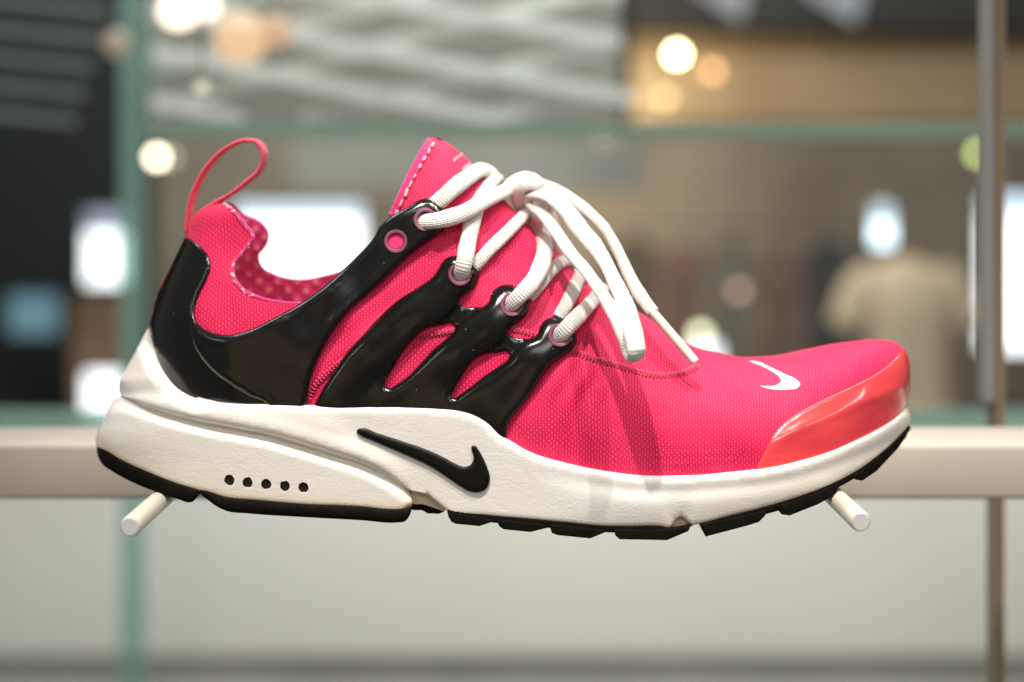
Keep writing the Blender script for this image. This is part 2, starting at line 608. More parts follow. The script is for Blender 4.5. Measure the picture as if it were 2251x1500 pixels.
def both_halves(name, loops, Hf, mat, parent, spacing=10, rings=(1.2, 3.5, 8), bridge='all', sharp=None, uv=False, far_loops=None, outward=True, hmin=45, wear=None):
    """near and far surface from a side-view outline; bridge: all | thin (only where the two meet) | none"""
    v2, T = triangulate(loops, spacing, rings)
    h = Hf(v2[:, 0], v2[:, 1])
    near = world_near(v2[:, 0], v2[:, 1], DC - h)
    if far_loops is None:
        f2, FT = v2, T
        hf = h
    else:
        f2, FT = triangulate(far_loops, spacing, rings)
        hf = Hf(f2[:, 0], f2[:, 1])
    far = world_mid(f2[:, 0], f2[:, 1], DC + hf)
    n = len(near)
    V = np.concatenate([near, far])
    faces = [tuple(t) for t in T[:, ::-1]] if False else [tuple(t) for t in T]
    # image y points down, so a positive-area triangle faces away from the camera in (x, z): flip
    faces = [(t[0], t[2], t[1]) for t in faces]
    faces += [(n + t[0], n + t[1], n + t[2]) for t in FT]
    if far_loops is None and bridge != 'none':
        for a, b in boundary_edges(T):
            if bridge == 'all' or (h[a] < hmin and h[b] < hmin):
                faces.append((a, b, n + b, n + a))
    if not outward:
        faces = [tuple(reversed(f)) for f in faces]
    U = None
    if uv:
        U = np.concatenate([arc_uv(v2, Hf), arc_uv(f2, Hf)])
    o = mesh_obj(name, V, faces, mat, parent, uv=U, sharp=sharp)
    if wear is not None:
        wv = wear(v2)
        at_ = o.data.attributes.new('wear', 'FLOAT', 'POINT')
        at_.data.foreach_set('value', np.concatenate([wv, wv]).astype(np.float32))
    return o

def plate(name, loops, Hf, front, back, mat, parent, spacing=7, rings=(1.0, 2.5, 5, 9), sides='near', sharp=None, uv=False, flat=0):
    """a thin moulded piece lying on the surface Hf: front(v2, dist) and back offsets (px, outwards)"""
    v2, T = triangulate(loops, spacing, rings)
    dist = seg_dist(v2, [(L, True) for L in (loops[:-flat] if flat else loops)])
    h = Hf(v2[:, 0], v2[:, 1])
    fo = front(v2, dist)
    n = len(v2)
    V = []; faces = []; U = []
    be = boundary_edges(T)
    for side in ('near', 'far'):
        if sides != 'both' and side != sides: continue
        o = sum(len(x) for x in V)
        if side == 'near':
            V.append(world_near(v2[:, 0], v2[:, 1], DC - (h + fo)))
            V.append(world_near(v2[:, 0], v2[:, 1], DC - (h + back)))
            faces += [(o + t[0], o + t[2], o + t[1]) for t in T]
            faces += [(o + n + t[0], o + n + t[1], o + n + t[2]) for t in T]
            faces += [(o + a, o + b, o + n + b, o + n + a) for a, b in be]
        else:
            V.append(world_mid(v2[:, 0], v2[:, 1], DC + (h + fo)))
            V.append(world_mid(v2[:, 0], v2[:, 1], DC + (h + back)))
            faces += [(o + t[0], o + t[1], o + t[2]) for t in T]
            faces += [(o + n + t[0], o + n + t[2], o + n + t[1]) for t in T]
            faces += [(o + b, o + a, o + n + a, o + n + b) for a, b in be]
        u = arc_uv(v2, Hf)
        U += [u, u]
    return mesh_obj(name, np.concatenate(V), faces, mat, parent, uv=np.concatenate(U) if uv else None, sharp=sharp)

def frames(P, ref):
    """tangent, normal (towards ref vectors), binormal along a 3-D polyline"""
    T = np.gradient(P, axis=0)
    T /= np.maximum(np.linalg.norm(T, axis=1), 1e-12)[:, None]
    N = ref - (ref * T).sum(1)[:, None] * T
    N /= np.maximum(np.linalg.norm(N, axis=1), 1e-9)[:, None]
    B = np.cross(T, N)
    return T, N, B

def sweep(P, wid, thk, ref, seg=16, caps=True, power=2.4):
    """swept flattened tube; wid/thk half sizes per point (metres). returns verts, faces, uvs"""
    n = len(P)
    T, N, B = frames(P, ref)
    an = np.arange(seg) / seg * 2 * np.pi
    ca, sa = np.cos(an), np.sin(an)
    ca = np.sign(ca) * np.abs(ca) ** (2 / power); sa = np.sign(sa) * np.abs(sa) ** (2 / power)
    wid = np.broadcast_to(wid, n); thk = np.broadcast_to(thk, n)
    V = P[:, None] + B[:, None] * (ca[None, :, None] * wid[:, None, None]) + N[:, None] * (sa[None, :, None] * thk[:, None, None])
    L = np.concatenate([[0], np.cumsum(np.linalg.norm(np.diff(P, axis=0), axis=1))]) / S
    U = np.stack([np.broadcast_to(an[None] / (2 * np.pi), (n, seg)), np.broadcast_to(L[:, None], (n, seg))], -1).reshape(-1, 2)
    V = V.reshape(-1, 3)
    faces = []
    for i in range(n - 1):
        for j in range(seg):
            k = (j + 1) % seg
            faces.append((i * seg + j, i * seg + k, (i + 1) * seg + k, (i + 1) * seg + j))
    if caps:
        V = np.concatenate([V, P[:1], P[-1:]])
        U = np.concatenate([U, [[0, 0]], [[0, L[-1]]]])
        c0, c1 = n * seg, n * seg + 1
        for j in range(seg):
            k = (j + 1) % seg
            faces.append((c0, k, j))
            faces.append((c1, (n - 1) * seg + j, (n - 1) * seg + k))
    return V, faces, U

def join_parts(parts):
    V = []; Fc = []; U = []
    o = 0
    for v, f, u in parts:
        V.append(v); U.append(u)
        Fc += [tuple(i + o for i in q) for q in f]
        o += len(v)
    return np.concatenate(V), Fc, np.concatenate(U)

# ================================================================== SETTING: the shop behind
def simple_mat(name, base, rough=0.6, emit=0.0, nscale=3.0, var=0.12, metallic=0.0):
    m = new_mat(name, base, rough, metallic=metallic)
    g = G(m)
    o = g.obj()
    lo = tuple(x * (1 - var) for x in base); hi = tuple(min(1, x * (1 + var)) for x in base)
    c = g.ramp(g.noise(o, nscale, 4), [(0.3, lo), (0.7, hi)])
    g.link(c, g.b.inputs['Base Color'])
    if emit:
        g.b.inputs['Emission Color'].default_value = (*base, 1)
        g.b.inputs['Emission Strength'].default_value = emit
    return m

def lamp_mat(name, col, strength):
    return new_mat(name, (0.06, 0.06, 0.06), 0.5, emit=col, emit_strength=strength)

def box(name, x0, x1, y0, y1, z0, z1, mat, parent=None, bev=0.0, loc=None):
    """axis-aligned block from world bounds, origin at its base centre"""
    import bmesh
    c = Vector(((x0 + x1) / 2, (y0 + y1) / 2, z0)) if loc is None else Vector(loc)
    bm = bmesh.new()
    bmesh.ops.create_cube(bm, size=1.0)
    for v in bm.verts:
        v.co = Vector((x0 + (v.co.x + 0.5) * (x1 - x0), y0 + (v.co.y + 0.5) * (y1 - y0), z0 + (v.co.z + 0.5) * (z1 - z0))) - c
    if bev:
        bmesh.ops.bevel(bm, geom=bm.edges[:], offset=bev, segments=3, affect='EDGES', profile=0.5)
    me = bpy.data.meshes.new(name)
    bm.to_mesh(me); bm.free()
    if bev:
        me.polygons.foreach_set('use_smooth', np.ones(len(me.polygons), bool))
        me.set_sharp_from_angle(angle=math.radians(40))
    me.materials.append(mat)
    o = bpy.data.objects.new(name, me)
    COL.objects.link(o)
    o.location = c
    if parent:
        o.parent = parent
        o.location = c - parent.location
    return o

def at(px, py, D):
    """world point seen at photo pixel (px, py), D metres in front of the camera"""
    k = D / F
    return Vector(((px - CX) * k, D - F * S, CZ - (py - PY) * k))

def pbox(name, px0, py0, px1, py1, D, depth, mat, parent=None, bev=0.0):
    a, b = at(px0, py1, D), at(px1, py0, D)
    return box(name, a.x, b.x, a.y, a.y + depth, a.z, b.z, mat, parent, bev)

M['floor'] = simple_mat('grey_floor', (0.30, 0.295, 0.27), 0.35, nscale=1.5)
M['wall_taupe'] = simple_mat('taupe_wall', (0.37, 0.33, 0.27), 0.8, nscale=0.9, var=0.3)
M['wall_dark'] = simple_mat('dark_slate_wall', (0.013, 0.018, 0.021), 0.7, nscale=0.8, var=0.4)
M['wood'] = simple_mat('tan_wood', (0.42, 0.30, 0.17), 0.55, nscale=1.2, var=0.25)
M['plinth'] = simple_mat('pale_grey_laminate', (0.62, 0.62, 0.57), 0.45, nscale=0.8, var=0.06)
M['darkkick'] = simple_mat('grey_kick', (0.44, 0.44, 0.40), 0.6)
M['ceil'] = simple_mat('dark_ceiling', (0.10, 0.10, 0.09), 0.8, nscale=0.3, var=0.2)
M['ceil_black'] = simple_mat('black_ceiling', (0.012, 0.012, 0.012), 0.8)
M['slat'] = simple_mat('pale_slat', (0.72, 0.75, 0.70), 0.5, var=0.1)
M['rail'] = simple_mat('cream_powder_coat', (0.52, 0.46, 0.385), 0.42, nscale=30, var=0.04)
M['chrome'] = new_mat('satin_metal', (0.42, 0.42, 0.39), 0.42, metallic=0.5)
M['bronze'] = simple_mat('bronze_strip', (0.23, 0.17, 0.10), 0.4, nscale=10)
M['tan_cloth'] = simple_mat('beige_cotton', (0.50, 0.41, 0.29), 0.85, nscale=4, var=0.15)
M['stone'] = simple_mat('grey_stone', (0.35, 0.34, 0.31), 0.6)

def glass_mat(name, col, fac, body=None):
    m = bpy.data.materials.new(name)
    m.use_nodes = True
    nt = m.node_tree
    nt.nodes.remove(nt.nodes['Principled BSDF'])
    out = nt.nodes['Material Output']
    tr = nt.nodes.new('ShaderNodeBsdfTransparent')
    tr.inputs[0].default_value = col
    gl = nt.nodes.new('ShaderNodeBsdfGlossy' if not body else 'ShaderNodeBsdfDiffuse')
    if body: gl.inputs[0].default_value = body
    else: gl.inputs['Roughness'].default_value = 0.05
    mx = nt.nodes.new('ShaderNodeMixShader')
    mx.inputs[0].default_value = fac
    nt.links.new(tr.outputs[0], mx.inputs[1])
    nt.links.new(gl.outputs[0], mx.inputs[2])
    nt.links.new(mx.outputs[0], out.inputs[0])
    return m
M['glass'] = glass_mat('clear_glass', (0.975, 0.99, 0.98, 1), 0.005)
M['glass_edge'] = glass_mat('teal_glass_edge', (0.72, 0.87, 0.81, 1), 0.32, (0.42, 0.62, 0.56, 1))
M['shelf_edge'] = glass_mat('pale_glass_edge', (0.80, 0.89, 0.82, 1), 0.40, (0.45, 0.55, 0.47, 1))

# floor and walls
tag(box('floor', -9, 9, -0.7, 42, -0.1, 0.0, M['floor']), 'dim grey shop floor beyond the display rail', kind='structure')

tag(pbox('wall_back', -2600, 296, 4800, 1620, 9.0, 0.1, M['wall_taupe']), 'taupe back wall of the shop', kind='structure')
tag(pbox('wall_upper', -2600, -420, 4800, 292, 11.0, 0.1, M['ceil']), 'dim grey wall under the shop ceiling', kind='structure')
tag(pbox('wall_dark', -1400, -420, 330, 1500, 7.6, 0.1, M['wall_dark']), 'dark slate partition at the far left', kind='structure')
tag(pbox('ceiling_dark', 1385, -420, 3600, 62, 5.6, 0.3, M['ceil_black']), 'black dropped ceiling edge at the upper right', kind='structure')
tag(pbox('wall_fascia', 1392, 58, 3400, 268, 5.9, 0.12, M['wood']), 'tan wood fascia above the glass shelf', kind='structure')

def thing(name, label, cat, group=None, loc=(0, 0, 0)):
    return tag(empty(name, loc), label, cat, group)

# low pale display plinth below the rail
c0 = at(-1500, 1442, 3.55); c1 = at(3700, 1010, 3.55)
t = thing('display_plinth', 'low pale grey display plinth behind and below the rail', 'plinth', loc=(0, c0.y + 0.35, 0))
box('front_panel', c0.x, c1.x, c0.y, c0.y + 0.7, c0.z, c1.z, M['plinth'], t, 0.004)
box('kick_board', c0.x, c1.x, c0.y + 0.06, c0.y + 0.64, 0.001, c0.z - 0.002, M['darkkick'], t)

# flat diagonal screen added behind the shoe, standing in for the ceiling slats
M['backing'] = simple_mat('grey_backing', (0.30, 0.29, 0.25), 0.7, nscale=5, var=0.25)
tr = thing('ceiling_slat_stand_in', 'pale diagonal slatted screen standing in for ceiling slats behind the shoe tongue', 'screen', loc=tuple(at(860, 280, 1.12)))
pbox('backing_panel', 326, -160, 1362, 272, 1.55, 0.01, M['backing'], tr)
M['slat_dim'] = simple_mat('dim_slat', (0.17, 0.19, 0.18), 0.6)
def slat(pa, pb, D, wpx, mat=None):
    a, b = at(*pa, D), at(*pb, D)
    dr = (b - a); L = dr.length; dr.normalize()
    up = Vector((0, -1, 0)).cross(dr); wv = up * (wpx * D / F / 2); dv = Vector((0, 0.012, 0))
    V = [];
    for e in (a, b):
        for q in (-1, 1):
            for r in (0, 1):
                V.append(e + wv * q + dv * r - tr.location)
    Fq = [(0, 1, 3, 2), (4, 6, 7, 5), (0, 4, 5, 1), (2, 3, 7, 6), (0, 2, 6, 4), (1, 5, 7, 3)]
    return mesh_obj('slat', V, Fq, mat or M['slat'], tr, smooth=False)
def clipseg(x0, y0, sl, xa, xb, ya, yb):
    P = []
    for x in np.linspace(xa, xb, 200):
        y = y0 + sl * (x - x0)
        if ya <= y <= yb: P.append((x, y))
    return (P[0], P[-1]) if len(P) > 12 else None
for i in range(8):
    sg = clipseg(330, -290 + i * 100 + 9 * (i % 2), 0.15 + 0.012 * i, 332, 1395 - 28 * (i % 3), -150, 262)
    if sg: slat(sg[0], sg[1], 1.38, 30)
for i in range(8):
    sg = clipseg(330, 60 + i * 96 - 7 * (i % 3), -0.30 + 0.016 * i, 332, 1400 - 34 * ((i + 1) % 3), -150, 266)
    if sg: slat(sg[0], sg[1], 1.42, 32)
for i in range(6):
    sg = clipseg(0, -60 + i * 62, 0.10, -120, 250 - 18 * i, -150, 290)
    if sg: slat(sg[0], sg[1], 1.6, 16, M['slat_dim'])

spot('slat_fill_spot', (-0.1, 0.35, CZ + 1.25), at(860, 60, 1.4), 44, (0.97, 1.0, 0.95), 0.05, 62)  # unseen spot added only to brighten the slats
# light boxes, windows, screens far behind
M['lit_white'] = lamp_mat('lit_white', (0.93, 0.97, 1.0), 2.4)
M['lit_blue'] = lamp_mat('lit_pale_blue', (0.58, 0.72, 0.82), 1.6)
M['lit_cyan'] = lamp_mat('lit_cyan', (0.72, 0.92, 1.0), 3.6)
M['lit_grey'] = lamp_mat('lit_grey', (0.42, 0.50, 0.62), 0.8)
M['lit_teal'] = lamp_mat('lit_teal', (0.13, 0.30, 0.37), 0.75)
M['frame_dark'] = simple_mat('dark_frame', (0.03, 0.032, 0.036), 0.5)
def light_box(label, px0, py0, px1, py1, D, mat, top=None):
    b = at((px0 + px1) / 2, py1, D)
    t = thing('light_box', label, 'light box', 'glowing light boxes in the shop background', loc=tuple(b))
    m = 5
    pbox('frame', px0 - m, py0 - m, px1 + m, py1 + m, D + 0.02, 0.06, M['frame_dark'], t)
    if top:
        pbox('panel', px0, top[0] + 1, px1, py1, D, 0.018, mat, t)
        pbox('panel', px0, py0, px1, top[0] - 1, D, 0.018, M[top[1]], t)
    else:
        pbox('panel', px0, py0, px1, py1, D, 0.018, mat, t)
light_box('white light box with grey top at the far left above the rail', 188, 464, 276, 624, 6.2, M['lit_white'], (512, 'lit_grey'))
light_box('white light box low at the far left just behind the heel', 188, 822, 278, 930, 6.2, M['lit_white'])
light_box('wide white light box seen through the shoe collar opening', 518, 450, 796, 650, 6.4, M['lit_white'], (482, 'lit_blue'))
light_box('small pale blue light box above the beige shirt', 1922, 450, 1960, 538, 6.4, M['lit_cyan'], (488, 'lit_blue'))
light_box('bright white light box cut by the right edge of the picture', 2160, 430, 2420, 770, 6.4, M['lit_white'], (480, 'lit_blue'))
light_box('small white light box above the toe of the shoe', 1520, 758, 1580, 830, 6.4, M['lit_white'])
light_box('dim teal screen at the far left edge', 20, 650, 125, 735, 6.6, M['lit_teal'])

# glowing lamps: little globes on thin hangers
def globe_mesh(r, seg=20, rg=12):
    V = []; Fq = []
    for i in range(rg + 1):
        th = math.pi * i / rg
        for j in range(seg):
            ph = 2 * math.pi * j / seg
            V.append((r * math.sin(th) * math.cos(ph), r * math.sin(th) * math.sin(ph), r + r * math.cos(th)))
    for i in range(rg):
        for j in range(seg):
            k = (j + 1) % seg
            Fq.append((i * seg + j, (i + 1) * seg + j, (i + 1) * seg + k, i * seg + k))
    return V, Fq
def lamp(label, px, py, rpx, D, col, strength):
    r = rpx * D / F
    c = at(px, py, D)
    t = thing('ceiling_lamp', label, 'lamp', 'blurred lamps hanging in the shop', loc=(c.x, c.y, c.z - r))
    V, Fq = globe_mesh(r)
    mesh_obj('bulb', V, Fq, lamp_mat('lamp_glow', col, strength), t)
    P = np.array([[0, 0, 2 * r], [0, 0, 2 * r + 0.3], [0, 0, 2 * r + 0.9]])
    V, Fq, U = sweep(P, 0.0008 * min(D, 3), 0.0008 * min(D, 3), np.array([[0, -1.0, 0]] * 3), 8)
    mesh_obj('hanger', V, Fq, M['frame_dark'], t)
lamp('brightest yellow lamp at the upper right of the tongue', 1488, 120, 12, 5.2, (1.0, 0.93, 0.52), 26)
lamp('faint orange lamp just right of the brightest yellow lamp', 1566, 156, 12, 5.2, (0.9, 0.45, 0.18), 5)
lamp('faint tan lamp below the brightest yellow lamp', 1462, 214, 12, 5.2, (0.8, 0.55, 0.28), 4)
lamp('faint green-grey lamp left of the brightest yellow lamp', 1312, 104, 12, 1.05 + 4, (0.75, 0.80, 0.62), 4)
lamp('cream lamp above the heel pull loop, left of it', 345, 346, 11, 5.2, (1.0, 0.85, 0.66), 14)
lamp('faint lamp just right of the cream lamp', 374, 346, 11, 5.25, (0.6, 0.58, 0.45), 2.5)
lamp('olive lamp at the upper left above the pull loop', 444, 192, 13, 0.93, (0.75, 0.75, 0.52), 1.2)
lamp('large peach lamp at the top left edge of the picture', 392, 22, 40, 1.25, (1.0, 0.80, 0.62), 2.6)
lamp('peach lamp right of the large one at the top edge', 446, 10, 34, 1.25, (1.0, 0.82, 0.66), 2.4)
lamp('warm orange lamp in the slatted screen at upper left', 530, 84, 58, 1.25, (1.0, 0.66, 0.36), 0.85)
lamp('dim brown lamp beside the warm orange one', 604, 70, 36, 1.25, (0.8, 0.48, 0.26), 0.8)
lamp('dim tan lamp left of the warm orange one', 256, 96, 30, 1.3, (0.55, 0.42, 0.3), 0.5)
lamp('green lamp by the metal upright at the right', 2150, 338, 12, 5.2, (0.5, 0.62, 0.20), 6)
lamp('pale green lamp above the toe of the shoe', 1540, 736, 14, 5.2, (0.80, 0.85, 0.52), 5)
lamp('faint pink lamp right of the hanging aglet', 1624, 640, 12, 5.2, (0.55, 0.33, 0.25), 3)

# triangular ceiling light panels at the top right
def tri_panel(label, P, D):
    c = at(P[2][0], P[2][1], D)
    V = [at(x, y, D) - c for x, y in P] + [at(x, y, D) - c + Vector((0, 0.02, 0)) for x, y in P]
    t = mesh_obj('ceiling_light_panel', V, [(0, 1, 2), (5, 4, 3), (0, 3, 4, 1), (1, 4, 5, 2), (2, 5, 3, 0)], lamp_mat('grey_light', (0.30, 0.33, 0.36), 0.75), None, smooth=False)
    t.location = c
    tag(t, label, 'light panel', 'grey light panels in the black ceiling')
tri_panel('grey triangular light panel in the black ceiling, left of two', [(1520, -30), (1650, -30), (1628, 46)], 5.4)
tri_panel('grey triangular light panel in the black ceiling, right of two', [(1755, -30), (1905, -30), (1880, 52)], 5.4)

# wall washers near the tan fascia
def washer(px, py, D, power, col):
    l = bpy.data.lights.new('wall_washer', 'POINT'); l.energy = power; l.color = col; l.shadow_soft_size = 0.06
    o = bpy.data.objects.new('wall_washer', l); COL.objects.link(o); o.location = at(px, py, D)
washer(1440, 190, 5.5, 7, (1.0, 0.80, 0.45))
washer(1330, 470, 8.2, 14, (1.0, 0.78, 0.5))
area('plinth_light', (0.3, 1.25, CZ + 1.6), (0.1, 3.2, 0.5), 2.4, 108, (1.0, 0.98, 0.93), 0.6)
area('back_shop_light', (0.2, 4.5, CZ + 2.2), (0.6, 8.2, 1.0), 2.5, 100, (1.0, 0.95, 0.84), 0.8)

# beige shirt on a bust
def shirt():
    D = 5.0
    base = at(1992, 925, D)
    t = thing('shirt_display', 'beige short-sleeved shirt on a display bust behind the toe', 'shirt', loc=tuple(base))
    k = D / F
    prof = [(0, 128, 62), (40, 122, 66), (110, 112, 66), (200, 112, 66), (270, 122, 64), (310, 120, 58), (335, 84, 48), (352, 46, 40), (360, 38, 36)]
    n = 28; V = []; Fq = []
    for (h, a, b) in prof:
        for j in range(n):
            th = 2 * math.pi * j / n
            V.append(((a * math.copysign(abs(math.cos(th)) ** 0.8, math.cos(th))) * k * 0.80, b * math.sin(th) * k, h * k))
    for i in range(len(prof) - 1):
        for j in range(n):
            q = (j + 1) % n
            Fq.append((i * n + j, i * n + q, (i + 1) * n + q, (i + 1) * n + j))
    mesh_obj('torso', V, Fq, M['tan_cloth'], t)
    for sx in (-1, 1):
        P = spline([(sx * 70, 0, 312), (sx * 105, 0, 288), (sx * 128, 0, 240), (sx * 140, 0, 205)], False, 8)
        P = np.array(P) * k
        V, Fq, U = sweep(P, np.linspace(40, 34, len(P)) * k, np.linspace(40, 36, len(P)) * k, np.array([[0, -1.0, 0]] * len(P)), 14)
        mesh_obj('sleeve', V, Fq, M['tan_cloth'], t)
    box('stand_post', -0.02, 0.02, -0.02, 0.02, -(base.z - 0.02), 0.0, M['bronze'], None, loc=(0, 0, 0)).parent = t
    box('stand_foot', -0.16, 0.16, -0.16, 0.16, -base.z + 0.001, -(base.z - 0.02), M['bronze'], None, loc=(0, 0, 0)).parent = t
shirt()
def garment(label, px, py, D, wpx, hpx, col):
    k = D / F
    top = at(px, py, D)
    w2, h2 = wpx * k / 2, hpx * k
    out = [(-0.22, 0), (-0.95, -0.10), (-1.25, -0.42), (-0.98, -0.50), (-0.80, -0.30), (-0.82, -1.0), (0.82, -1.0), (0.80, -0.30), (0.98, -0.50), (1.25, -0.42), (0.95, -0.10), (0.22, 0)]
    n = len(out)
    V = [(x * w2, -0.03 + 0.012 * math.sin(9 * x), y * h2 + h2) for x, y in out] + [(x * w2, 0.03, y * h2 + h2) for x, y in out]
    Fq = [tuple(range(n)), tuple(range(2 * n - 1, n - 1, -1))] + [(i, n + i, n + (i + 1) % n, (i + 1) % n) for i in range(n)]
    t = thing('hanging_shirt', label, 'shirt', 'shirts hanging on the rack in the background', loc=(top.x, top.y, top.z - h2))
    mesh_obj('cloth', V, Fq, simple_mat('garment_cloth', col, 0.9, nscale=5, var=0.3), t, smooth=False)
    P = np.array([[0, 0, h2], [0, 0, h2 + 0.03], [0.015, 0, h2 + 0.05], [0.03, 0, h2 + 0.03]])
    V, Fq, U = sweep(P, 0.003, 0.003, np.array([[0, -1.0, 0]] * 4), 6)
    mesh_obj('hanger_hook', V, Fq, M['frame_dark'], t)
for lb, px, py, w_, h_, c_ in (('dark brown hanging shirt, nearest the hanging aglet', 1395, 520, 110, 250, (0.16, 0.12, 0.085)),
                               ('dusty pink hanging shirt, second from the aglet', 1500, 540, 105, 230, (0.24, 0.15, 0.125)),
                               ('grey hanging shirt in the middle of the rack', 1610, 528, 115, 250, (0.21, 0.20, 0.17)),
                               ('dull rose hanging shirt, second from the beige shirt', 1722, 545, 105, 240, (0.22, 0.155, 0.13)),
                               ('charcoal hanging shirt, nearest the beige shirt', 1822, 530, 110, 260, (0.085, 0.09, 0.09))):
    garment(lb, px, py, 7.2, w_, h_, c_)
rk = thing('clothes_rack', 'dark clothes rack with hanging shirts behind the toe', 'rack', loc=(at(1610, 500, 7.2).x, at(1610, 500, 7.2).y, 0.001))
a = at(1330, 505, 7.2); b = at(1890, 500, 7.2)
box('bar', a.x, b.x, a.y - 0.012, a.y + 0.012, a.z, b.z, M['frame_dark'], rk)
for px in (1326, 1890):
    q = at(px, 505, 7.2)
    box('upright', q.x, q.x + 0.025, q.y - 0.012, q.y + 0.012, 0.001, b.z, M['frame_dark'], rk)
tag(pbox('brown_column', 160, 655, 262, 1600, 6.9, 0.3, simple_mat('brown_cladding', (0.26, 0.17, 0.11), 0.7)), 'brown clad column between the two left light boxes', 'column')
tag(pbox('grey_cabinet', 640, 300, 1420, 420, 7.5, 0.3, simple_mat('grey_cabinet', (0.30, 0.31, 0.29), 0.7)), 'grey bulkhead above the wide light box', 'bulkhead')

# glass display case behind the rail
gc = thing('glass_case', 'glass display case with teal edges behind the rail', 'glass case', loc=tuple(at(1200, 940, 1.0)))
a = at(262, -160, 1.4); b = at(318, 1640, 1.4)
box('side_pane_edge', a.x, b.x, a.y, a.y + 0.006, b.z, a.z, M['glass_edge'], gc)
box('side_pane', a.x + 0.001, b.x - 0.001, a.y + 0.0065, a.y + 0.30, b.z, a.z, M['glass'], gc)
a = at(330, 268, 1.0); b = at(2330, 306, 1.0)
box('shelf_edge', b.x * 0 + at(322, 268, 1.0).x, b.x, a.y, a.y + 0.006, b.z, a.z, M['shelf_edge'], gc)
box('shelf', at(322, 268, 1.0).x, b.x, a.y + 0.0065, a.y + 0.30, b.z + 0.001, a.z - 0.001, M['glass'], gc)
a = at(-300, 898, 0.95); b = at(2600, 960, 0.95)
box('lower_shelf_edge', a.x, b.x, a.y - 0.012, a.y - 0.006, b.z, a.z, M['glass_edge'], gc)

# metal upright on the right
up = thing('metal_upright', 'slim metal upright with bronze strip right of the toe', 'post', loc=(at(2205, 900, 0.66).x, at(2205, 900, 0.66).y, 0.001))
a = at(2166, 0, 0.66)
x0, x1, x2, x3 = (at(p, 0, 0.66).x for p in (2176, 2192, 2208, 2214))
box('chrome_side', x0, x1, a.y + 0.003, a.y + 0.016, CZ - 0.10, CZ + 0.3, M['chrome'], up)
box('bronze_strip', x1 + 0.0003, x2, a.y, a.y + 0.016, 0.001, CZ + 0.3, M['bronze'], up)
box('chrome_edge', x2 + 0.0003, x3, a.y + 0.003, a.y + 0.016, CZ - 0.10, CZ + 0.3, M['chrome'], up)

# rail with two pegs
RD = (F + 745) * S
a = at(-900, 1100, RD); b = at(3200, 977, RD)
rl = thing('display_rail', 'cream flat display rail with two pegs carrying the sneaker', 'rail', loc=(0, a.y + 0.02, a.z))
box('bar', a.x, b.x, a.y, a.y + 0.043, a.z, b.z, M['rail'], rl, 0.0022)
M['peg'] = simple_mat('ivory_peg', (0.68, 0.62, 0.50), 0.35, nscale=40, var=0.04)
M['peg_end'] = new_mat('frosted_peg_end', (0.62, 0.60, 0.58), 0.3, coat=0.4, sss=0.3)
def peg(px, py, d0):
    k = (F + d0) / F * S
    c = Vector(((px - CX) * k, d0 * S, CZ - (py - PY) * k))
    r = 23.5 * k
    rail_y = a.y + 0.004
    tilt = 0.0
    ys = [0.0, 0.0006, 0.0012, 0.004, 0.02, 0.06, rail_y - c.y]
    rs = [r * 0.90, r * 0.97, r, r, r, r, r]
    P = np.array([[c.x, c.y + y, c.z] for y in ys]) - np.array(rl.location)
    V, Fq, U = sweep(P, np.array(rs), np.array(rs), np.array([[0, 0, 1.0]] * len(P)), 28, power=2.0)
    o = mesh_obj('peg', V, Fq, M['peg'], rl, sharp=40)
    P = np.array([[c.x, c.y - 0.0004, c.z], [c.x, c.y - 0.0001, c.z], [c.x, c.y + 0.0002, c.z]]) - np.array(rl.location)
    V, Fq, U = sweep(P, np.array([r * 0.80, r * 0.88, r * 0.88]), np.array([r * 0.80, r * 0.88, r * 0.88]), np.array([[0, 0, 1.0]] * 3), 28, power=2.0)
    mesh_obj('peg_cap', V, Fq, M['peg_end'], o, sharp=40)
peg(286, 1158, -130)
peg(1892, 1147, -110)

# ================================================================== SNEAKER
shoe = empty('sneaker', (0, 0, 0))
tag(shoe, 'pink mesh running sneaker with black cage, white midsole and white laces resting on two pegs', 'sneaker')

# --- upper ---------------------------------------------------------
heel_back = pts([328,860, 328,800, 329,730, 332,700, 350,640, 369,600, 388,560, 407,520, 414,505, 419,490, 430,470, 450,456, 470,450, 492,446])
collar_near = pts([492,446, 515,466, 538,496, 556,522, 548,540, 526,565, 512,588, 514,612, 532,637, 572,657, 622,666, 700,662, 765,622, 815,578, 850,530, 862,474, 882,420, 905,372, 928,330, 942,306])
ridge = pts([942,306, 955,303, 985,316, 1010,334, 1030,353, 1070,393, 1100,428, 1180,513, 1260,592, 1310,637, 1400,684, 1460,722, 1530,763, 1590,779, 1640,787, 1700,785, 1780,769, 1850,755, 1930,747, 1968,753, 1987,768, 1997,786, 2001,813, 2001,842, 1998,874, 1994,905])
bottom = pts([1994,905, 1970,935, 1900,985, 1800,1020, 1660,1050, 1500,1066, 1400,1066, 1250,1042, 1160,1010, 1110,985, 1050,945, 1000,920, 900,915, 700,915, 520,910, 430,905, 380,890])
outl = heel_back + collar_near[1:] + ridge[1:] + bottom[1:]
crn = [len(heel_back) - 1, len(heel_back) + len(collar_near) - 2, len(heel_back) + len(collar_near) + len(ridge) - 3]
L_near = spline(outl, True, 6, crn)
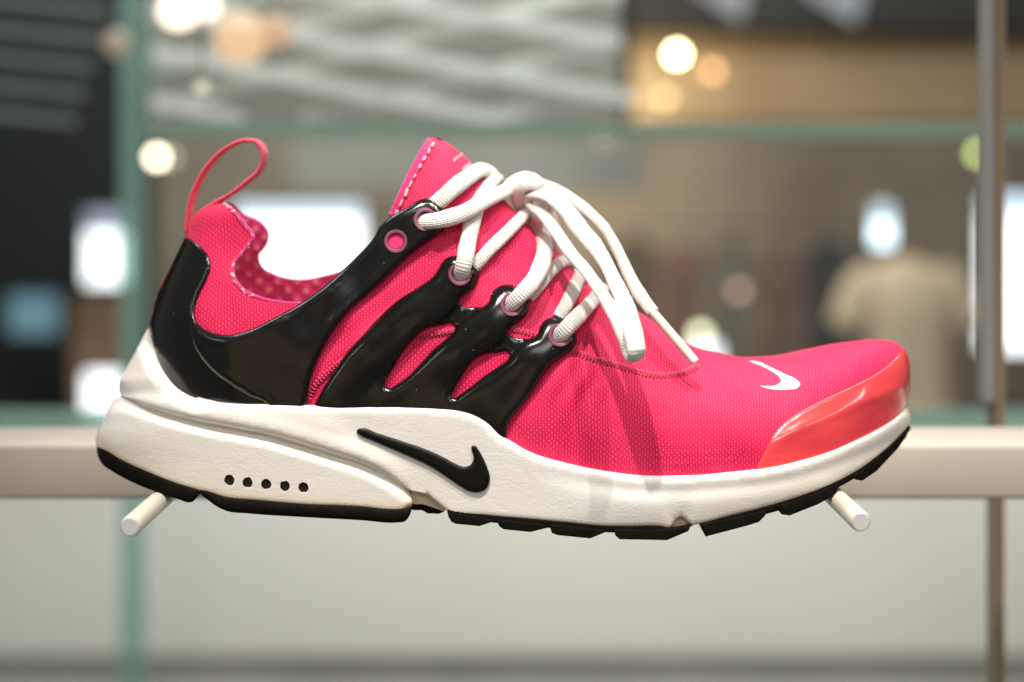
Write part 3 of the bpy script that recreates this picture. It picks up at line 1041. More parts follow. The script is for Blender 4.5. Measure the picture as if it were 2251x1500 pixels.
# far rim as seen: converted from the photo to the centre-plane outline
def far_px(P, d=505):
    q = (F + d) / (F + DC)
    return [(CX + (x - CX) * q, PY + (y - PY) * q) for x, y in P]
collar_far = [(492, 446)] + far_px(pts([540,474, 574,492, 588,512, 584,536, 566,562, 572,590, 600,608, 650,618, 712,609, 775,588, 830,545, 866,498])) + pts([870,440, 905,372, 928,330, 942,306])
outl_f = heel_back + collar_far[1:] + ridge[1:] + bottom[1:]
crn_f = [len(heel_back) - 1, len(heel_back) + len(collar_far) - 2, len(heel_back) + len(collar_far) + len(ridge) - 3]
L_far = spline(outl_f, True, 6, crn_f)

def shell(name, Hf, mat, flip, xmax=None, close=True):
    parts_v = []; parts_f = []; parts_u = []
    o = 0
    for L, far in ((L_near, False), (L_far, True)):
        if xmax:
            Lc = L.copy(); Lc[:, 0] = np.minimum(Lc[:, 0], xmax)
            keep = [0]
            for i in range(1, len(Lc)):
                if np.linalg.norm(Lc[i] - Lc[keep[-1]]) > 1.5: keep.append(i)
            L = Lc[keep]
        v2, T = triangulate([L], 9, (1.0, 3.0, 6.5))
        h = Hf(v2[:, 0], v2[:, 1])
        V = world_mid(v2[:, 0], v2[:, 1], DC + h) if far else world_near(v2[:, 0], v2[:, 1], DC - h)
        fl = flip != far
        parts_f += [(o + t[0], o + t[1], o + t[2]) if fl else (o + t[0], o + t[2], o + t[1]) for t in T]
        parts_v.append(V); parts_u.append(arc_uv(v2, H_upper))
        o += len(V)
    # close the ridge and the heel line where the two halves meet
    for P in ((ridge, heel_back) if close else ()):
        L = spline(P, False, 5)
        h = Hf(L[:, 0], L[:, 1])
        k = 5
        rows = [world_near(L[:, 0], L[:, 1], DC - h - 0.4)]
        for q in range(1, k):
            t = q / k * 2 - 1
            rows.append(world_mid(L[:, 0], L[:, 1], DC + h * t))
        rows.append(world_mid(L[:, 0], L[:, 1], DC + h + 0.4))
        m_ = len(L)
        for r_ in rows:
            parts_v.append(r_); parts_u.append(arc_uv(L, H_upper))
        for q in range(k):
            for i in range(m_ - 1):
                f_ = (o + q * m_ + i, o + (q + 1) * m_ + i, o + (q + 1) * m_ + i + 1, o + q * m_ + i + 1)
                parts_f.append(f_ if flip else f_[::-1])
        o += m_ * (k + 1)
    return mesh_obj(name, np.concatenate(parts_v), parts_f, mat, shoe, uv=np.concatenate(parts_u))
upper = shell('upper', H_upper, M['fabric'], False)
upper['label'] = 'pink stretch mesh upper'
lin = shell('lining', lambda x, y: np.maximum(H_upper(x, y) - 11, 0), M['lining'], True, xmax=1040, close=False)
lin.parent = upper
lin['label'] = 'magenta lining with cream dots'

# collar binding with cream stitches
def edge_path(P, far):
    L = spline(P, False, 6)
    h = np.maximum(H_upper(L[:, 0], L[:, 1]) - 4, 0)
    return L, (world_mid(L[:, 0], L[:, 1], DC + h) if far else world_near(L[:, 0], L[:, 1], DC - h)), h
def capsule(L, r, n=8, m=6):
    V = []; Fq = []
    prof = [(-L, r * 0.05)] + [(-L + r * (1 - math.cos(math.pi / 2 * i / 3)), r * math.sin(math.pi / 2 * i / 3)) for i in range(1, 4)]
    prof = prof + [(-a, b) for a, b in reversed(prof)]
    for z, rad in prof:
        for j in range(n):
            V.append((z, rad * math.cos(2 * math.pi * j / n), rad * math.sin(2 * math.pi * j / n)))
    for i in range(len(prof) - 1):
        for j in range(n):
            k = (j + 1) % n
            Fq.append((i * n + j, i * n + k, (i + 1) * n + k, (i + 1) * n + j))
    return V, Fq
st_me = None
def stitches(path, every, start, parent, push, L=8.0, r=3.3, count=None, tilt=0.25):
    """individual stitches along a world polyline"""
    global st_me
    if st_me is None:
        V, Fq = capsule(L * S, r * S)
        o = mesh_obj('stitch_template', V, Fq, M['stitch'])
        st_me = o.data
        st_me.name = 'stitch'
        bpy.data.objects.remove(o)
    d = np.concatenate([[0], np.cumsum(np.linalg.norm(np.diff(path, axis=0), axis=1))])
    q = start
    while q < d[-1] / S:
        i = min(np.searchsorted(d, q * S), len(path) - 2)
        p = path[i]; tg = path[min(i + 1, len(path) - 1)] - path[max(i - 1, 0)]
        tg = Vector(tg).normalized()
        nrm = Vector((0, -1, 0.12)); nrm = (nrm - nrm.dot(tg) * tg).normalized()
        bn = nrm.cross(tg)
        tg2 = (tg + bn * tilt * random.uniform(-0.4, 1.2)).normalized(); bn2 = nrm.cross(tg2)
        o = bpy.data.objects.new('stitch', st_me)
        COL.objects.link(o)
        mt = Matrix((tg2, bn2, nrm)).transposed().to_4x4()
        mt.translation = Vector(p) + nrm * push * S
        o.matrix_world = mt @ Matrix.Diagonal((random.uniform(0.7, 1.45), random.uniform(0.7, 1.25), 0.55, 1))
        o.parent = parent
        q += every * random.uniform(0.85, 1.15)

bparts = []
paths = {}
for key, P, far in (('near', collar_near, False), ('far', collar_far, True)):
    L, W3, h = edge_path(P, far)
    paths[key] = W3
    rad = np.interp(L[:, 0], [490, 520, 560, 640, 950], [4, 6, 6, 4, 4]) * S
    ref = np.array([[0, -1.0, 0.1]] * len(W3))
    bparts.append(sweep(W3, rad, rad, ref, 10, power=2.0))
V, Fq, U = join_parts(bparts)
bind = mesh_obj('collar_binding', V, Fq, M['binding'], shoe, uv=U)
bind['label'] = 'magenta stitched edge of the collar'
n = len(paths['near'])
stitches(paths['near'][:int(n * 0.31)], 27, 8, bind, 4, tilt=0.5)
# the band of stitches beside the front collar edge, set in from it
Lf = spline([(x + 11, y + 5) for x, y in pts([856,474, 880,424, 905,376, 928,334, 942,312])], False, 5)
stitches(world_near(Lf[:, 0], Lf[:, 1], DC - H_upper(Lf[:, 0], Lf[:, 1])), 25, 6, bind, 5)
Lf2 = spline(pts([862,478, 884,428, 908,380, 931,338, 946,312]), False, 5)
h2 = H_upper(Lf2[:, 0], Lf2[:, 1])
V, Fq, U = sweep(world_near(Lf2[:, 0], Lf2[:, 1], DC - h2), 10 * S, 3.0 * S, np.array([[0, -1.0, 0.15]] * len(Lf2)), 10)
mesh_obj('edge_tape', V, Fq, M['binding'], bind, uv=U)

# overlocked seams on the vamp and behind the cage
def seam(P, name='seam_stitching'):
    L = spline(P, False, 4)
    h = H_upper(L[:, 0], L[:, 1])
    W3 = world_near(L[:, 0], L[:, 1], DC - h)
    parts = [sweep(W3, 4.0 * S, 2.4 * S, np.array([[0, -1.0, 0.2]] * len(W3)), 8)]
    for i in range(1, len(L) - 1, 2):
        tg = L[i + 1] - L[i - 1]; tg = tg / np.linalg.norm(tg)
        nr = np.array([-tg[1], tg[0]])
        for sgn in (1, -1):
            j = rng.uniform(-1.2, 1.2)
            q = np.array([L[i] + nr * sgn * 0.5, L[i] + nr * sgn * 3.5 + tg * 1.2, L[i] + nr * sgn * (6.5 + j) + tg * 2.5])
            hq = H_upper(q[:, 0], q[:, 1]) + np.array([3.4, 3.0, 0.4]) + rng.uniform(-0.6, 1.0)
            parts.append(sweep(world_near(q[:, 0], q[:, 1], DC - hq), 2.0 * S, 1.8 * S, np.array([[0, -1.0, 0.2]] * 3), 6, power=2.0))
    V, Fq, U = join_parts(parts)
    o = mesh_obj(name, V, Fq, M['thread'], upper, uv=U)
    o['kind'] = 'stuff'
    return o
seam(pts([1120,722, 1173,736, 1225,756, 1263,773, 1307,790, 1347,800, 1383,811, 1420,822, 1460,826, 1493,822, 1518,814, 1536,803]))
seam(pts([677,880, 690,852, 712,828, 740,802, 800,770, 880,744, 960,733, 1010,726]))

# --- heel counter, strap, cage --------------------------------------
hc = pts([407,520, 420,527, 440,542, 456,560, 463,584, 455,612, 441,640, 430,670, 427,700, 440,745, 470,790, 508,830, 552,862, 596,884, 600,905, 520,905, 450,895, 395,872, 352,820, 332,770, 328,725, 332,700, 350,640, 369,600, 388,560])
L = spline(hc, True, 5, (0, 13, 14))
rest = L[(L[:, 0] > 395) | (L[:, 1] > 800)]
def fr_heel(v2, d):
    back = smooth01((v2[:, 0] - xb_u(v2[:, 1])) / 14)
    return 1.5 + back * (10 * (1 - edge_drop(d, 9))) - (1 - back) * 0.0
hcounter = plate('heel_counter', [L], H_upper, fr_heel, 0.2, M['black_heel'], shoe, 8, sides='both')
hcounter['label'] = 'glossy black heel counter'

def circle(cx, cy, r, n=30, ry=None):
    t = np.arange(n) / n * 2 * np.pi
    return np.stack([cx + r * np.cos(t), cy + (ry or r) * np.sin(t)], 1)
st = pts([428,672, 426,690, 434,710, 452,725, 476,734, 506,736, 542,728, 600,700, 660,667, 702,638, 746,600, 782,566, 822,521, 833,501, 855,479, 898,454, 925,438, 942,435, 960,442, 974,459, 980,482, 977,499, 962,515, 937,532, 906,556, 864,596, 808,647, 763,688, 738,720, 707,776, 684,830, 674,893, 674,905, 590,905, 580,888, 552,876, 512,852, 474,825, 442,790, 421,749, 417,700])
L = spline(st, True, 5, (31, 32, 33))
EY = {'A': (935, 483), 'B': (870, 531), 'C': (1011, 603), 'D': (1126, 670), 'E': (1231, 737)}
def fr_strap(v2, d):
    lift = 5 + 4 * smooth01((v2[:, 0] - 700) / 150)
    rim = 2.2 * np.exp(-((d - 14) / 6.0) ** 2)
    return lift + 16 * (1 - edge_drop(d, 12)) + rim
strap_loops = [L, circle(*EY['A'], 18), circle(*EY['B'], 17)]
strap = plate('heel_strap', strap_loops, H_upper, fr_strap, 0.5, M['black'], shoe, 8, sides='near', flat=2)
plate('heel_strap', strap_loops, H_upper, fr_strap, 0.5, M['black'], shoe, 14, sides='far', flat=2)
strap['label'] = 'broad glossy black strap from heel to top eyelet'

cg = pts([689,905, 691,890, 707,859, 735,815, 760,778, 794,740, 834,697, 878,658, 924,628, 952,607, 965,588, 972,576, 983,566, 998,562, 1024,564, 1042,575, 1051,591, 1053,610, 1046,628, 1030,644, 1015,655, 1011,663, 1015,671, 1026,675, 1044,676, 1063,673, 1074,663, 1080,647, 1089,635, 1105,627, 1122,626, 1142,636, 1158,658, 1163,675, 1158,692, 1145,706, 1126,719, 1117,727, 1119,735, 1128,741, 1147,744, 1169,743, 1181,734, 1186,719, 1195,706, 1210,698, 1230,699, 1252,715, 1265,734, 1268,751, 1260,766, 1242,782, 1217,800, 1189,834, 1164,871, 1138,903, 1117,934, 1113,966, 1122,985, 1095,978, 1060,945, 1010,922, 900,912, 760,912])
hA = pts([847,849, 850,832, 861,816, 884,778, 909,747, 929,727, 943,720, 971,715, 994,712, 1001,718, 997,728, 977,747, 949,771, 924,799, 897,827, 873,845, 858,853])
hB = pts([993,872, 999,855, 1014,831, 1033,803, 1053,784, 1070,778, 1095,775, 1114,772, 1121,778, 1117,788, 1095,806, 1064,827, 1033,852, 1010,868, 999,875])
Lc = spline(cg, True, 4.5, (0, 1, 57, 62))
spines = [spline(p, False, 8) for p in (pts([700,905, 745,855, 800,795, 868,735, 935,678, 985,630, 1011,603]), pts([880,890, 925,845, 985,790, 1050,735, 1100,695, 1126,670]), pts([1060,915, 1105,868, 1155,815, 1200,768, 1231,737]))]
def fr_cage(v2, d):
    fm = np.zeros(len(v2))
    for q, wq in zip(spines, (46, 44, 46)):
        sd = seg_dist(v2, [(q, False)])
        fm = np.maximum(fm, np.sqrt(np.maximum(1 - (sd / wq) ** 2, 0)))
    low = smooth01((890 - v2[:, 1]) / 130)
    return 1.5 + 5 * (1 - edge_drop(d, 7)) + 20 * fm * (1 - edge_drop(d, 17)) * low + 12 * (1 - low) * (1 - edge_drop(d, 16))
cage_loops = [Lc, spline(hA, True, 4.5), spline(hB, True, 4.5)] + [circle(*EY[k], 18) for k in 'CDE']
cage = plate('lace_cage', cage_loops, H_upper, fr_cage, 0.4, M['black'], shoe, 6, sides='near', flat=3)
plate('lace_cage', cage_loops, H_upper, fr_cage, 0.4, M['black'], shoe, 12, sides='far', flat=3)
cage['label'] = 'glossy black three-fingered lace cage'

# eyelet rings
def ring(c, R, r, parent, lift, Hb=H_upper):
    c = np.array(c, float)
    v = []
    n = 36
    prof = [(r - 0.5, -26), (r, -1.5), (r + 1.0, -0.3), ((R + r) / 2, 0.3), (R - 1.2, 0.2), (R, -2.5)]
    hc_ = float(Hb(c[0], c[1]))
    e = 6.0
    gx = (float(Hb(c[0] + e, c[1])) - float(Hb(c[0] - e, c[1]))) / (2 * e); gy = (float(Hb(c[0], c[1] + e)) - float(Hb(c[0], c[1] - e))) / (2 * e)
    V = []; Fq = []
    for rr, z in prof:
        for j in range(n):
            t = 2 * math.pi * j / n
            x, y = c[0] + rr * math.cos(t), c[1] + rr * math.sin(t)
            hh = hc_ + gx * (x - c[0]) + gy * (y - c[1]) + lift + z
            V.append(world_near(np.float64(x), np.float64(y), DC - hh))
    for i in range(len(prof) - 1):
        for j in range(n):
            k = (j + 1) % n
            Fq.append((i * n + j, i * n + k, (i + 1) * n + k, (i + 1) * n + j))
    return mesh_obj('eyelet_ring', np.array(V), Fq, M['ring'], parent, sharp=50)
ring(EY['A'], 26, 16.5, strap, 28)
rb = ring(EY['B'], 26, 17, strap, 28)
plate('eyelet_fill', [circle(870, 531, 16.8, 22)], H_upper, lambda v, d: 22 + 0 * d, 16, M['fill'], rb, 6, rings=(2,))
rb['label'] = 'unlaced eyelet ring showing pink mesh'
for k in 'CDE':
    ring(EY[k], 26, 17, cage, 28.5)

# --- toe cap and logos ----------------------------------------------
tc = pts([1660,1045, 1663,1029, 1679,997, 1694,964, 1718,934, 1754,908, 1794,886, 1848,861, 1902,835, 1949,806, 1971,785, 1987,768, 1997,786, 2001,813, 2001,842, 1998,874, 1994,905, 1960,945, 1880,990, 1800,1018, 1720,1038])
L = spline(tc, True, 5, (0, 11, 16))
def fr_toe(v2, d):
    b = smooth01((xt_u(v2[:, 1]) - v2[:, 0]) / 10)
    # crease: a line from the rear corner to the front of the cap
    yl = 968 - (v2[:, 0] - 1700) * 0.425
    cr = 9 * np.exp(-np.sqrt((v2[:, 1] - yl) ** 2 + 9) / 18)
    return 0.8 + b * (8 * (1 - edge_drop(d, 5)) + cr * np.clip(d / 25, 0, 1))
toe = plate('toe_cap', [L], H_upper, fr_toe, 0.2, M['toe'], shoe, 7, sides='both')
toe['label'] = 'glossy coral toe cap'

tl = pts([1645,794, 1664,795, 1690,806, 1726,823, 1751,835, 1759,844, 1754,853, 1733,857, 1704,857, 1681,853, 1670,848, 1688,849, 1708,846, 1717,838, 1713,829, 1697,817, 1668,802])
L = spline(tl, True, 3, (0, 10))
lg = plate('toe_logo', [L], H_upper, lambda v, d: 1.2 + 0.8 * np.clip(d / 2, 0, 1), 0.2, M['print_white'], upper, 5, rings=(1, 2.5))
lg['label'] = 'small white curved tick logo'
for P in (pts([996,352, 1010,340, 1014,336, 1018,338, 1004,351, 998,357]), pts([1016,372, 1028,360, 1032,357, 1036,362, 1024,374, 1018,378])):
    q = plate('tongue_print', [spline(P, True, 3)], H_upper, lambda v, d: 1.4 + 0 * d, 0.2, M['print_pale'], upper, 4, rings=(1,))

# --- midsole -----------------------------------------------------------
groove = pts([266,872, 290,879, 326,895, 371,909, 457,930, 527,943, 596,957, 665,977, 735,999, 793,1018, 840,1040, 874,1061, 899,1077])
ms_top = pts([1994,896, 1970,919, 1920,950, 1866,975, 1812,997, 1740,1018, 1686,1029, 1600,1039, 1500,1046, 1400,1045, 1330,1036, 1250,1020, 1160,992, 1117,967, 1101,958, 1073,930, 1042,911, 1011,902, 964,897, 824,895, 700,892, 600,889, 520,888, 470,883, 425,868, 390,848, 360,812, 340,768, 326,722])
ms_heel = pts([318,735, 300,770, 275,815, 262,842, 261,860])
ms_bot = pts([939,1087, 967,1110, 980,1121, 1073,1134, 1166,1142, 1260,1151, 1322,1157, 1380,1158, 1452,1158, 1474,1161, 1484,1146, 1498,1137, 1510,1146, 1521,1154, 1538,1152, 1596,1137, 1668,1119, 1740,1098, 1812,1072, 1884,1036, 1938,997, 1974,964, 1998,936, 2002,918])
msP = ms_top + ms_heel + groove + ms_bot
nt_, nh, ng = len(ms_top), len(ms_heel), len(groove)
L = spline(msP, True, 5, (0, nt_ - 1, nt_ + nh - 1, nt_ + nh, nt_ + nh + ng - 1, nt_ + nh + ng + 9, nt_ + nh + ng + 14))
top_line = spline(ms_top, False, 6)
grv_line = spline(groove, False, 6)
bot_line = spline(ms_bot, False, 6)
def H_mid(x, y):
    v = np.stack([np.ravel(x), np.ravel(y)], 1)
    h = H_sole(v[:, 0], v[:, 1])
    dt = seg_dist(v, [(top_line, False)]); db = seg_dist(v, [(bot_line, False)])
    ends = smooth01((h) / 70)
    h = h - ends * (15 * edge_drop(dt, 15) + 5 * edge_drop(db, 6))
    # heel bulges out below its top edge, waist scoops in along the flank, forefoot wall swells
    swell = smooth01((v[:, 0] - 1150) / 250)
    h += ends * swell * (7 * np.sin(np.clip(db / 110, 0, 1) * np.pi) - 5 * np.exp(-((dt - 34) / 15) ** 2))
    dg = seg_dist(v, [(grv_line, False)])
    heelz = smooth01((930 - v[:, 0]) / 120)
    h += ends * heelz * (9 * np.exp(-((dg - 16) / 24) ** 2) - 16 * edge_drop(dg, 9))
    # moulded lip running from the arch to the forefoot
    h += ends * 4 * np.exp(-((v[:, 1] - (945 + 0.22 * (v[:, 0] - 760))) / 22) ** 2) * smooth01((v[:, 0] - 560) / 160) * smooth01((780 - v[:, 0]) / 60)
    # the heel lip hugs the heel counter at its top edge and flares to the sole's own outline below
    tt = smooth01(dt / 38)
    xbl = xb_u(v[:, 1]) * (1 - tt) + xb_s(v[:, 1]) * tt
    Rl = 215 + 20 * tt
    ub = np.clip((xbl + Rl - v[:, 0]) / Rl, 0, 1)
    lip = (W0(v[:, 0]) * (1 - tt) + Ws(v[:, 0]) * tt) * np.sqrt(np.maximum(1 - ub * ub, 0)) + 9
    h = np.where(v[:, 0] < 520, np.minimum(h, lip + 60 * smooth01((v[:, 0] - 420) / 100)), h)
    return np.maximum(h, 0).reshape(np.shape(x))
mid = both_halves('midsole', [L], H_mid, M['foam'], shoe, 9, (1.0, 3, 6, 10), 'all', sharp=60, wear=lambda v: 0.8 * np.exp(-seg_dist(v, [(bot_line, False)]) / 7.0) + 0.35 * np.exp(-seg_dist(v, [(grv_line[len(grv_line) // 2:], False)]) / 14.0))
mid['label'] = 'white textured foam midsole'

pod_top = [(248, 876), (264, 875), (290, 880), (326, 892)] + [(x, y - 4) for x, y in groove[3:-1]] + [(899, 1075)]
pod_rest = pts([906,1094, 907,1106, 899,1118, 887,1121, 793,1116, 780,1115, 665,1110, 561,1101, 492,1094, 457,1083, 437,1079, 378,1061, 319,1037, 267,1013, 232,992, 212,982, 213,957, 225,930, 239,895])
podP = pod_top + pod_rest
holes = [(504, 1056), (544, 1061), (585, 1065), (626, 1069), (667, 1072)]
L = spline(podP, True, 5, (0, len(pod_top) + len(pod_rest) - 7))
pod_top_line = spline(pod_top, False, 6)
pod_bot_line = spline(pod_rest[2:16], False, 6)
pod_end_line = spline(pod_top[-1:] + pod_rest[:3], False, 4)
def H_pod(x, y):
    v = np.stack([np.ravel(x), np.ravel(y)], 1)
    h = H_sole(v[:, 0], v[:, 1])
    ends = smooth01(h / 90)
    dt = seg_dist(v, [(pod_top_line, False)]); db = seg_dist(v, [(pod_bot_line, False)]); de = seg_dist(v, [(pod_end_line, False)])
    fade = 0.35 + 0.65 * smooth01((900 - v[:, 0]) / 260)
    h = h + ends * (12 * fade - 30 * fade * (1 - smooth01((dt - 8) / 24)) - 5 * edge_drop(db, 6) - 16 * edge_drop(de, 16))
    return np.maximum(h, 0).reshape(np.shape(x))
def wavy_circle(c, r):
    q = circle(c[0], c[1], r, 20)
    return q + (q - np.array(c)) * rng.uniform(-0.08, 0.08, (len(q), 1))
pod = both_halves('heel_pod', [L] + [wavy_circle(h_, 11.5) for h_ in holes], H_pod, M['foam'], mid, 8, (1.0, 3, 6, 10, 16), 'all', sharp=60, wear=lambda v: np.exp(-seg_dist(v, [(pod_bot_line, False)]) / 16.0) + 0.7 * np.exp(-seg_dist(v, [(pod_end_line, False)]) / 14.0))
pod['label'] = 'white heel pod with five vent holes'
for c in holes:
    hh = lambda x, y: H_pod(x, y) * 0 + float(np.min(H_pod(np.array([c[0]]), np.array([c[1]])))) - 9
    o = plate('vent_hole', [circle(c[0], c[1], 13.5, 18)], hh, lambda v, d: -2 + 0 * d, -14, M['hole'], pod, 6, rings=())

wd = pts([893,1062, 903,1085, 905,1106, 930,1109, 958,1118, 978,1124, 970,1108, 941,1083, 915,1066])
both_halves('arch_wedge', [spline(wd, True, 5, (0,))], lambda x, y: H_sole(x, y) - 20, M['foam_aged'], mid, 8, (1, 3), 'all', sharp=50)
nw = pts([1476,1163, 1486,1140, 1500,1130, 1514,1142, 1524,1157])
both_halves('sole_notch', [spline(nw, True, 4, (0, 4))], lambda x, y: H_sole(x, y) - 12, M['foam_aged'], mid, 6, (1,), 'all', sharp=50)

sl = pts([784,950, 785,945, 793,942, 831,953, 887,971, 936,988, 974,1005, 1002,1020, 1020,1026, 1033,1023, 1040,1013, 1040,999, 1036,987, 1037,981, 1044,980, 1051,988, 1064,1011, 1073,1033, 1077,1049, 1075,1064, 1065,1078, 1050,1083, 1033,1081, 1011,1069, 986,1052, 949,1028, 902,1005, 855,985, 818,969, 793,958])
lg2 = plate('side_logo', [spline(sl, True, 4)], H_mid, lambda v, d: 2.0 + 7 * (1 - edge_drop(d, 9)), 0.5, M['logo_black'], mid, 5, rings=(1, 2.5, 5))
lg2['label'] = 'raised black curved tick logo'

# --- outsole -----------------------------------------------------------
outs = empty('outsole')
outs.parent = shoe
def rnd(Hf, L, r, amount):
    def f(x, y):
        v = np.stack([np.ravel(x), np.ravel(y)], 1)
        h = Hf(v[:, 0], v[:, 1])
        d = seg_dist(v, [(L, True)])
        return np.maximum(h - smooth01(h / 80) * amount * edge_drop(d, r), 0).reshape(np.shape(x))
    return f
def tread(name, P, extra, r=7, amt=7, corners=(), label=None):
    L = spline(P, True, 4, corners)
    base = lambda x, y: H_sole(x, y) + extra * smooth01(H_sole(x, y) / 90)
    o = both_halves(name, [L], rnd(base, L, r, amt), M['rubber'], outs, 8, (0.8, 2.2, 4.5), 'all', sharp=55)
    if label: o['label'] = label
    return o
tread('heel_tread', pts([212,981, 232,990, 267,1011, 319,1035, 378,1059, 437,1077, 434,1086, 430,1096, 424,1103, 414,1105, 395,1099, 353,1085, 301,1065, 249,1038, 225,1021, 215,1003]), 19, 9, 9, (0, 5))
tread('heel_tread', pts([439,1077, 457,1081, 492,1092, 561,1099, 665,1108, 780,1113, 887,1119, 902,1117, 903,1126, 898,1138, 889,1147, 874,1149, 793,1144, 665,1137, 544,1129, 499,1124, 475,1113, 455,1098, 444,1090]), 19, 9, 9, (0, 7))
tread('arch_tread', pts([904,1103, 930,1106, 958,1114, 978,1123, 964,1130, 951,1129, 940,1129, 930,1123, 904,1119]), -24, 4, 4)
base_top = pts([981,1119, 1073,1132, 1166,1140, 1260,1149, 1322,1155, 1380,1156, 1452,1156, 1474,1159, 1521,1152])
tread('tread_strip', base_top + pts([1513,1165, 1470,1171, 1380,1172, 1322,1170, 1260,1165, 1166,1157, 1073,1148, 990,1137]), 0, 4, 3, (0, 8))
bt2 = pts([1538,1150, 1596,1135, 1668,1117, 1740,1096, 1812,1070, 1884,1034, 1938,995, 1974,962, 1998,935, 2002,940])
tread('tread_strip', bt2 + pts([1990,958, 1966,984, 1930,1014, 1880,1051, 1812,1086, 1740,1114, 1668,1135, 1600,1152, 1546,1163]), 0, 4, 3, (0, 8))
lugs = [pts([983,1126, 1075,1140, 1087,1146, 1054,1157, 1002,1152, 992,1147, 986,1137]),
        pts([1091,1142, 1190,1152, 1206,1160, 1166,1170, 1107,1164, 1097,1157]),
        pts([1207,1153, 1310,1163, 1334,1169, 1298,1184, 1226,1177, 1213,1172]),
        pts([1350,1164, 1440,1166, 1518,1158, 1513,1168, 1466,1188, 1427,1187, 1362,1186, 1353,1178]),
        pts([1540,1153, 1610,1140, 1684,1122, 1682,1134, 1668,1148, 1639,1157, 1551,1180, 1547,1163]),
        pts([1709,1114, 1780,1090, 1844,1062, 1837,1087, 1798,1109, 1735,1134, 1718,1131]),
        pts([1872,1048, 1930,1008, 1975,962, 2001,938, 1992,961, 1974,986, 1927,1036, 1896,1057, 1881,1055])]
for P in lugs:
    tread('tread_lug', P, 3, 2.5, 2.5, tuple(range(len(P))))

# --- pull loop -------------------------------------------------------------
lp = pts([413,512, 415,490, 418,460, 429,420, 449,380, 477,345, 510,320, 542,309, 566,313, 580,331, 580,356, 569,378, 544,400, 510,426, 476,445, 447,465, 428,487, 420,510])
Lp = spline([(x, y, z) for (x, y), z in zip(lp, np.interp(range(len(lp)), [0, 9, len(lp) - 1], [DC - 6, DC - 2, DC + 4]))], False, 5)
W3 = world_near(Lp[:, 0], Lp[:, 1], Lp[:, 2])
V, Fq, U = sweep(W3, 23 * S, 5.2 * S, np.cross(np.gradient(W3, axis=0), np.array([0.12, 1.0, 0.06])), 16, power=3.0)
pl = mesh_obj('pull_loop', V, Fq, M['webbing'], shoe, uv=U)
pl['label'] = 'thin pink pull loop at the heel'

# --- laces -------------------------------------------------------------------
def lace(P, width, thick=0.66, name='lace', mode='surf', taper=None, ref=None, step=5, bdir=None, gain=1.08):
    """P: (x, y, lift) over the upper's surface, or (x, y, d) with mode 'abs'"""
    A = spline(P, False, step)
    if mode == 'surf':
        h = H_upper(A[:, 0], A[:, 1])
        d = DC - h - A[:, 2]
        k = np.ones(9) / 9
        dp = np.concatenate([[d[0]] * 4, d, [d[-1]] * 4])
        d = np.convolve(dp, k, 'valid')
    else:
        d = A[:, 2]
    W3 = world_near(A[:, 0], A[:, 1], d)
    r = np.array(ref if ref else (0.0, -1.0, 0.35))
    RF = np.broadcast_to(r, W3.shape)
    if bdir:
        RF = np.cross(np.array(bdir), np.gradient(W3, axis=0))
        RF = RF / np.maximum(np.linalg.norm(RF, axis=1), 1e-12)[:, None]
    wv = np.interp(np.linspace(0, 1, len(W3)), np.linspace(0, 1, len(width)), width) if isinstance(width, (list, tuple)) else np.full(len(W3), width)
    wv = gain * wv * (1 + 0.025 * np.sin(np.arange(len(W3)) * 0.55) + 0.015 * np.sin(np.arange(len(W3)) * 1.7))
    tv = np.interp(np.linspace(0, 1, len(W3)), np.linspace(0, 1, len(thick)), thick) if isinstance(thick, (list, tuple)) else thick
    V, Fq, U = sweep(W3, wv / 2 * S, wv / 2 * tv * S, RF, 20, power=2.3)
    return mesh_obj(name, V, Fq, M['lace'], shoe, uv=U)
# crossings, heel to toe
lace([(955, 452, 6), (978, 432, 20), (1000, 412, 24), (1032, 388, 28), (1058, 374, 24), (1078, 381, 6), (1092, 400, -30)], [36, 38, 38, 36, 30])
lace([(921, 488, -8), (936, 488, 24), (955, 486, 44), (990, 478, 36), (1025, 465, 40), (1062, 444, 44), (1100, 425, 40), (1135, 412, 36), (1165, 412, 20)], [34, 37, 36, 34, 32])
lace([(1009, 622, -10), (1013, 607, 18), (1018, 588, 36), (1029, 532, 18), (1040, 482, 14), (1051, 450, 12), (1064, 424, 14), (1080, 402, 16), (1092, 392, 8), (1098, 400, -30)], [34, 36, 36, 33, 28])
lace([(1040, 588, 4), (1052, 576, 14), (1076, 549, 18), (1110, 516, 20), (1140, 486, 22), (1158, 470, 20), (1170, 474, 8), (1174, 488, -20)], [28, 29, 29, 27, 22])
lace([(1111, 682, -8), (1124, 669, 26), (1145, 648, 48), (1172, 618, 52), (1190, 583, 52), (1198, 546, 44), (1193, 516, 30), (1180, 494, 22), (1168, 476, 8)], [33, 36, 38, 36, 30])
lace([(1160, 655, 4), (1186, 626, 12), (1208, 598, 16), (1234, 577, 20), (1256, 572, 18), (1276, 582, 4), (1284, 600, -25)], [27, 29, 29, 27, 24])
lace([(1228, 700, 4), (1250, 660, 14), (1266, 626, 16), (1274, 604, 12), (1270, 586, 2)], [28, 30, 30, 28])
lace([(1217, 750, -8), (1231, 737, 26), (1258, 709, 50), (1287, 679, 56), (1308, 656, 24), (1322, 640, 6), (1330, 632, -20)], [32, 35, 34, 31, 26])
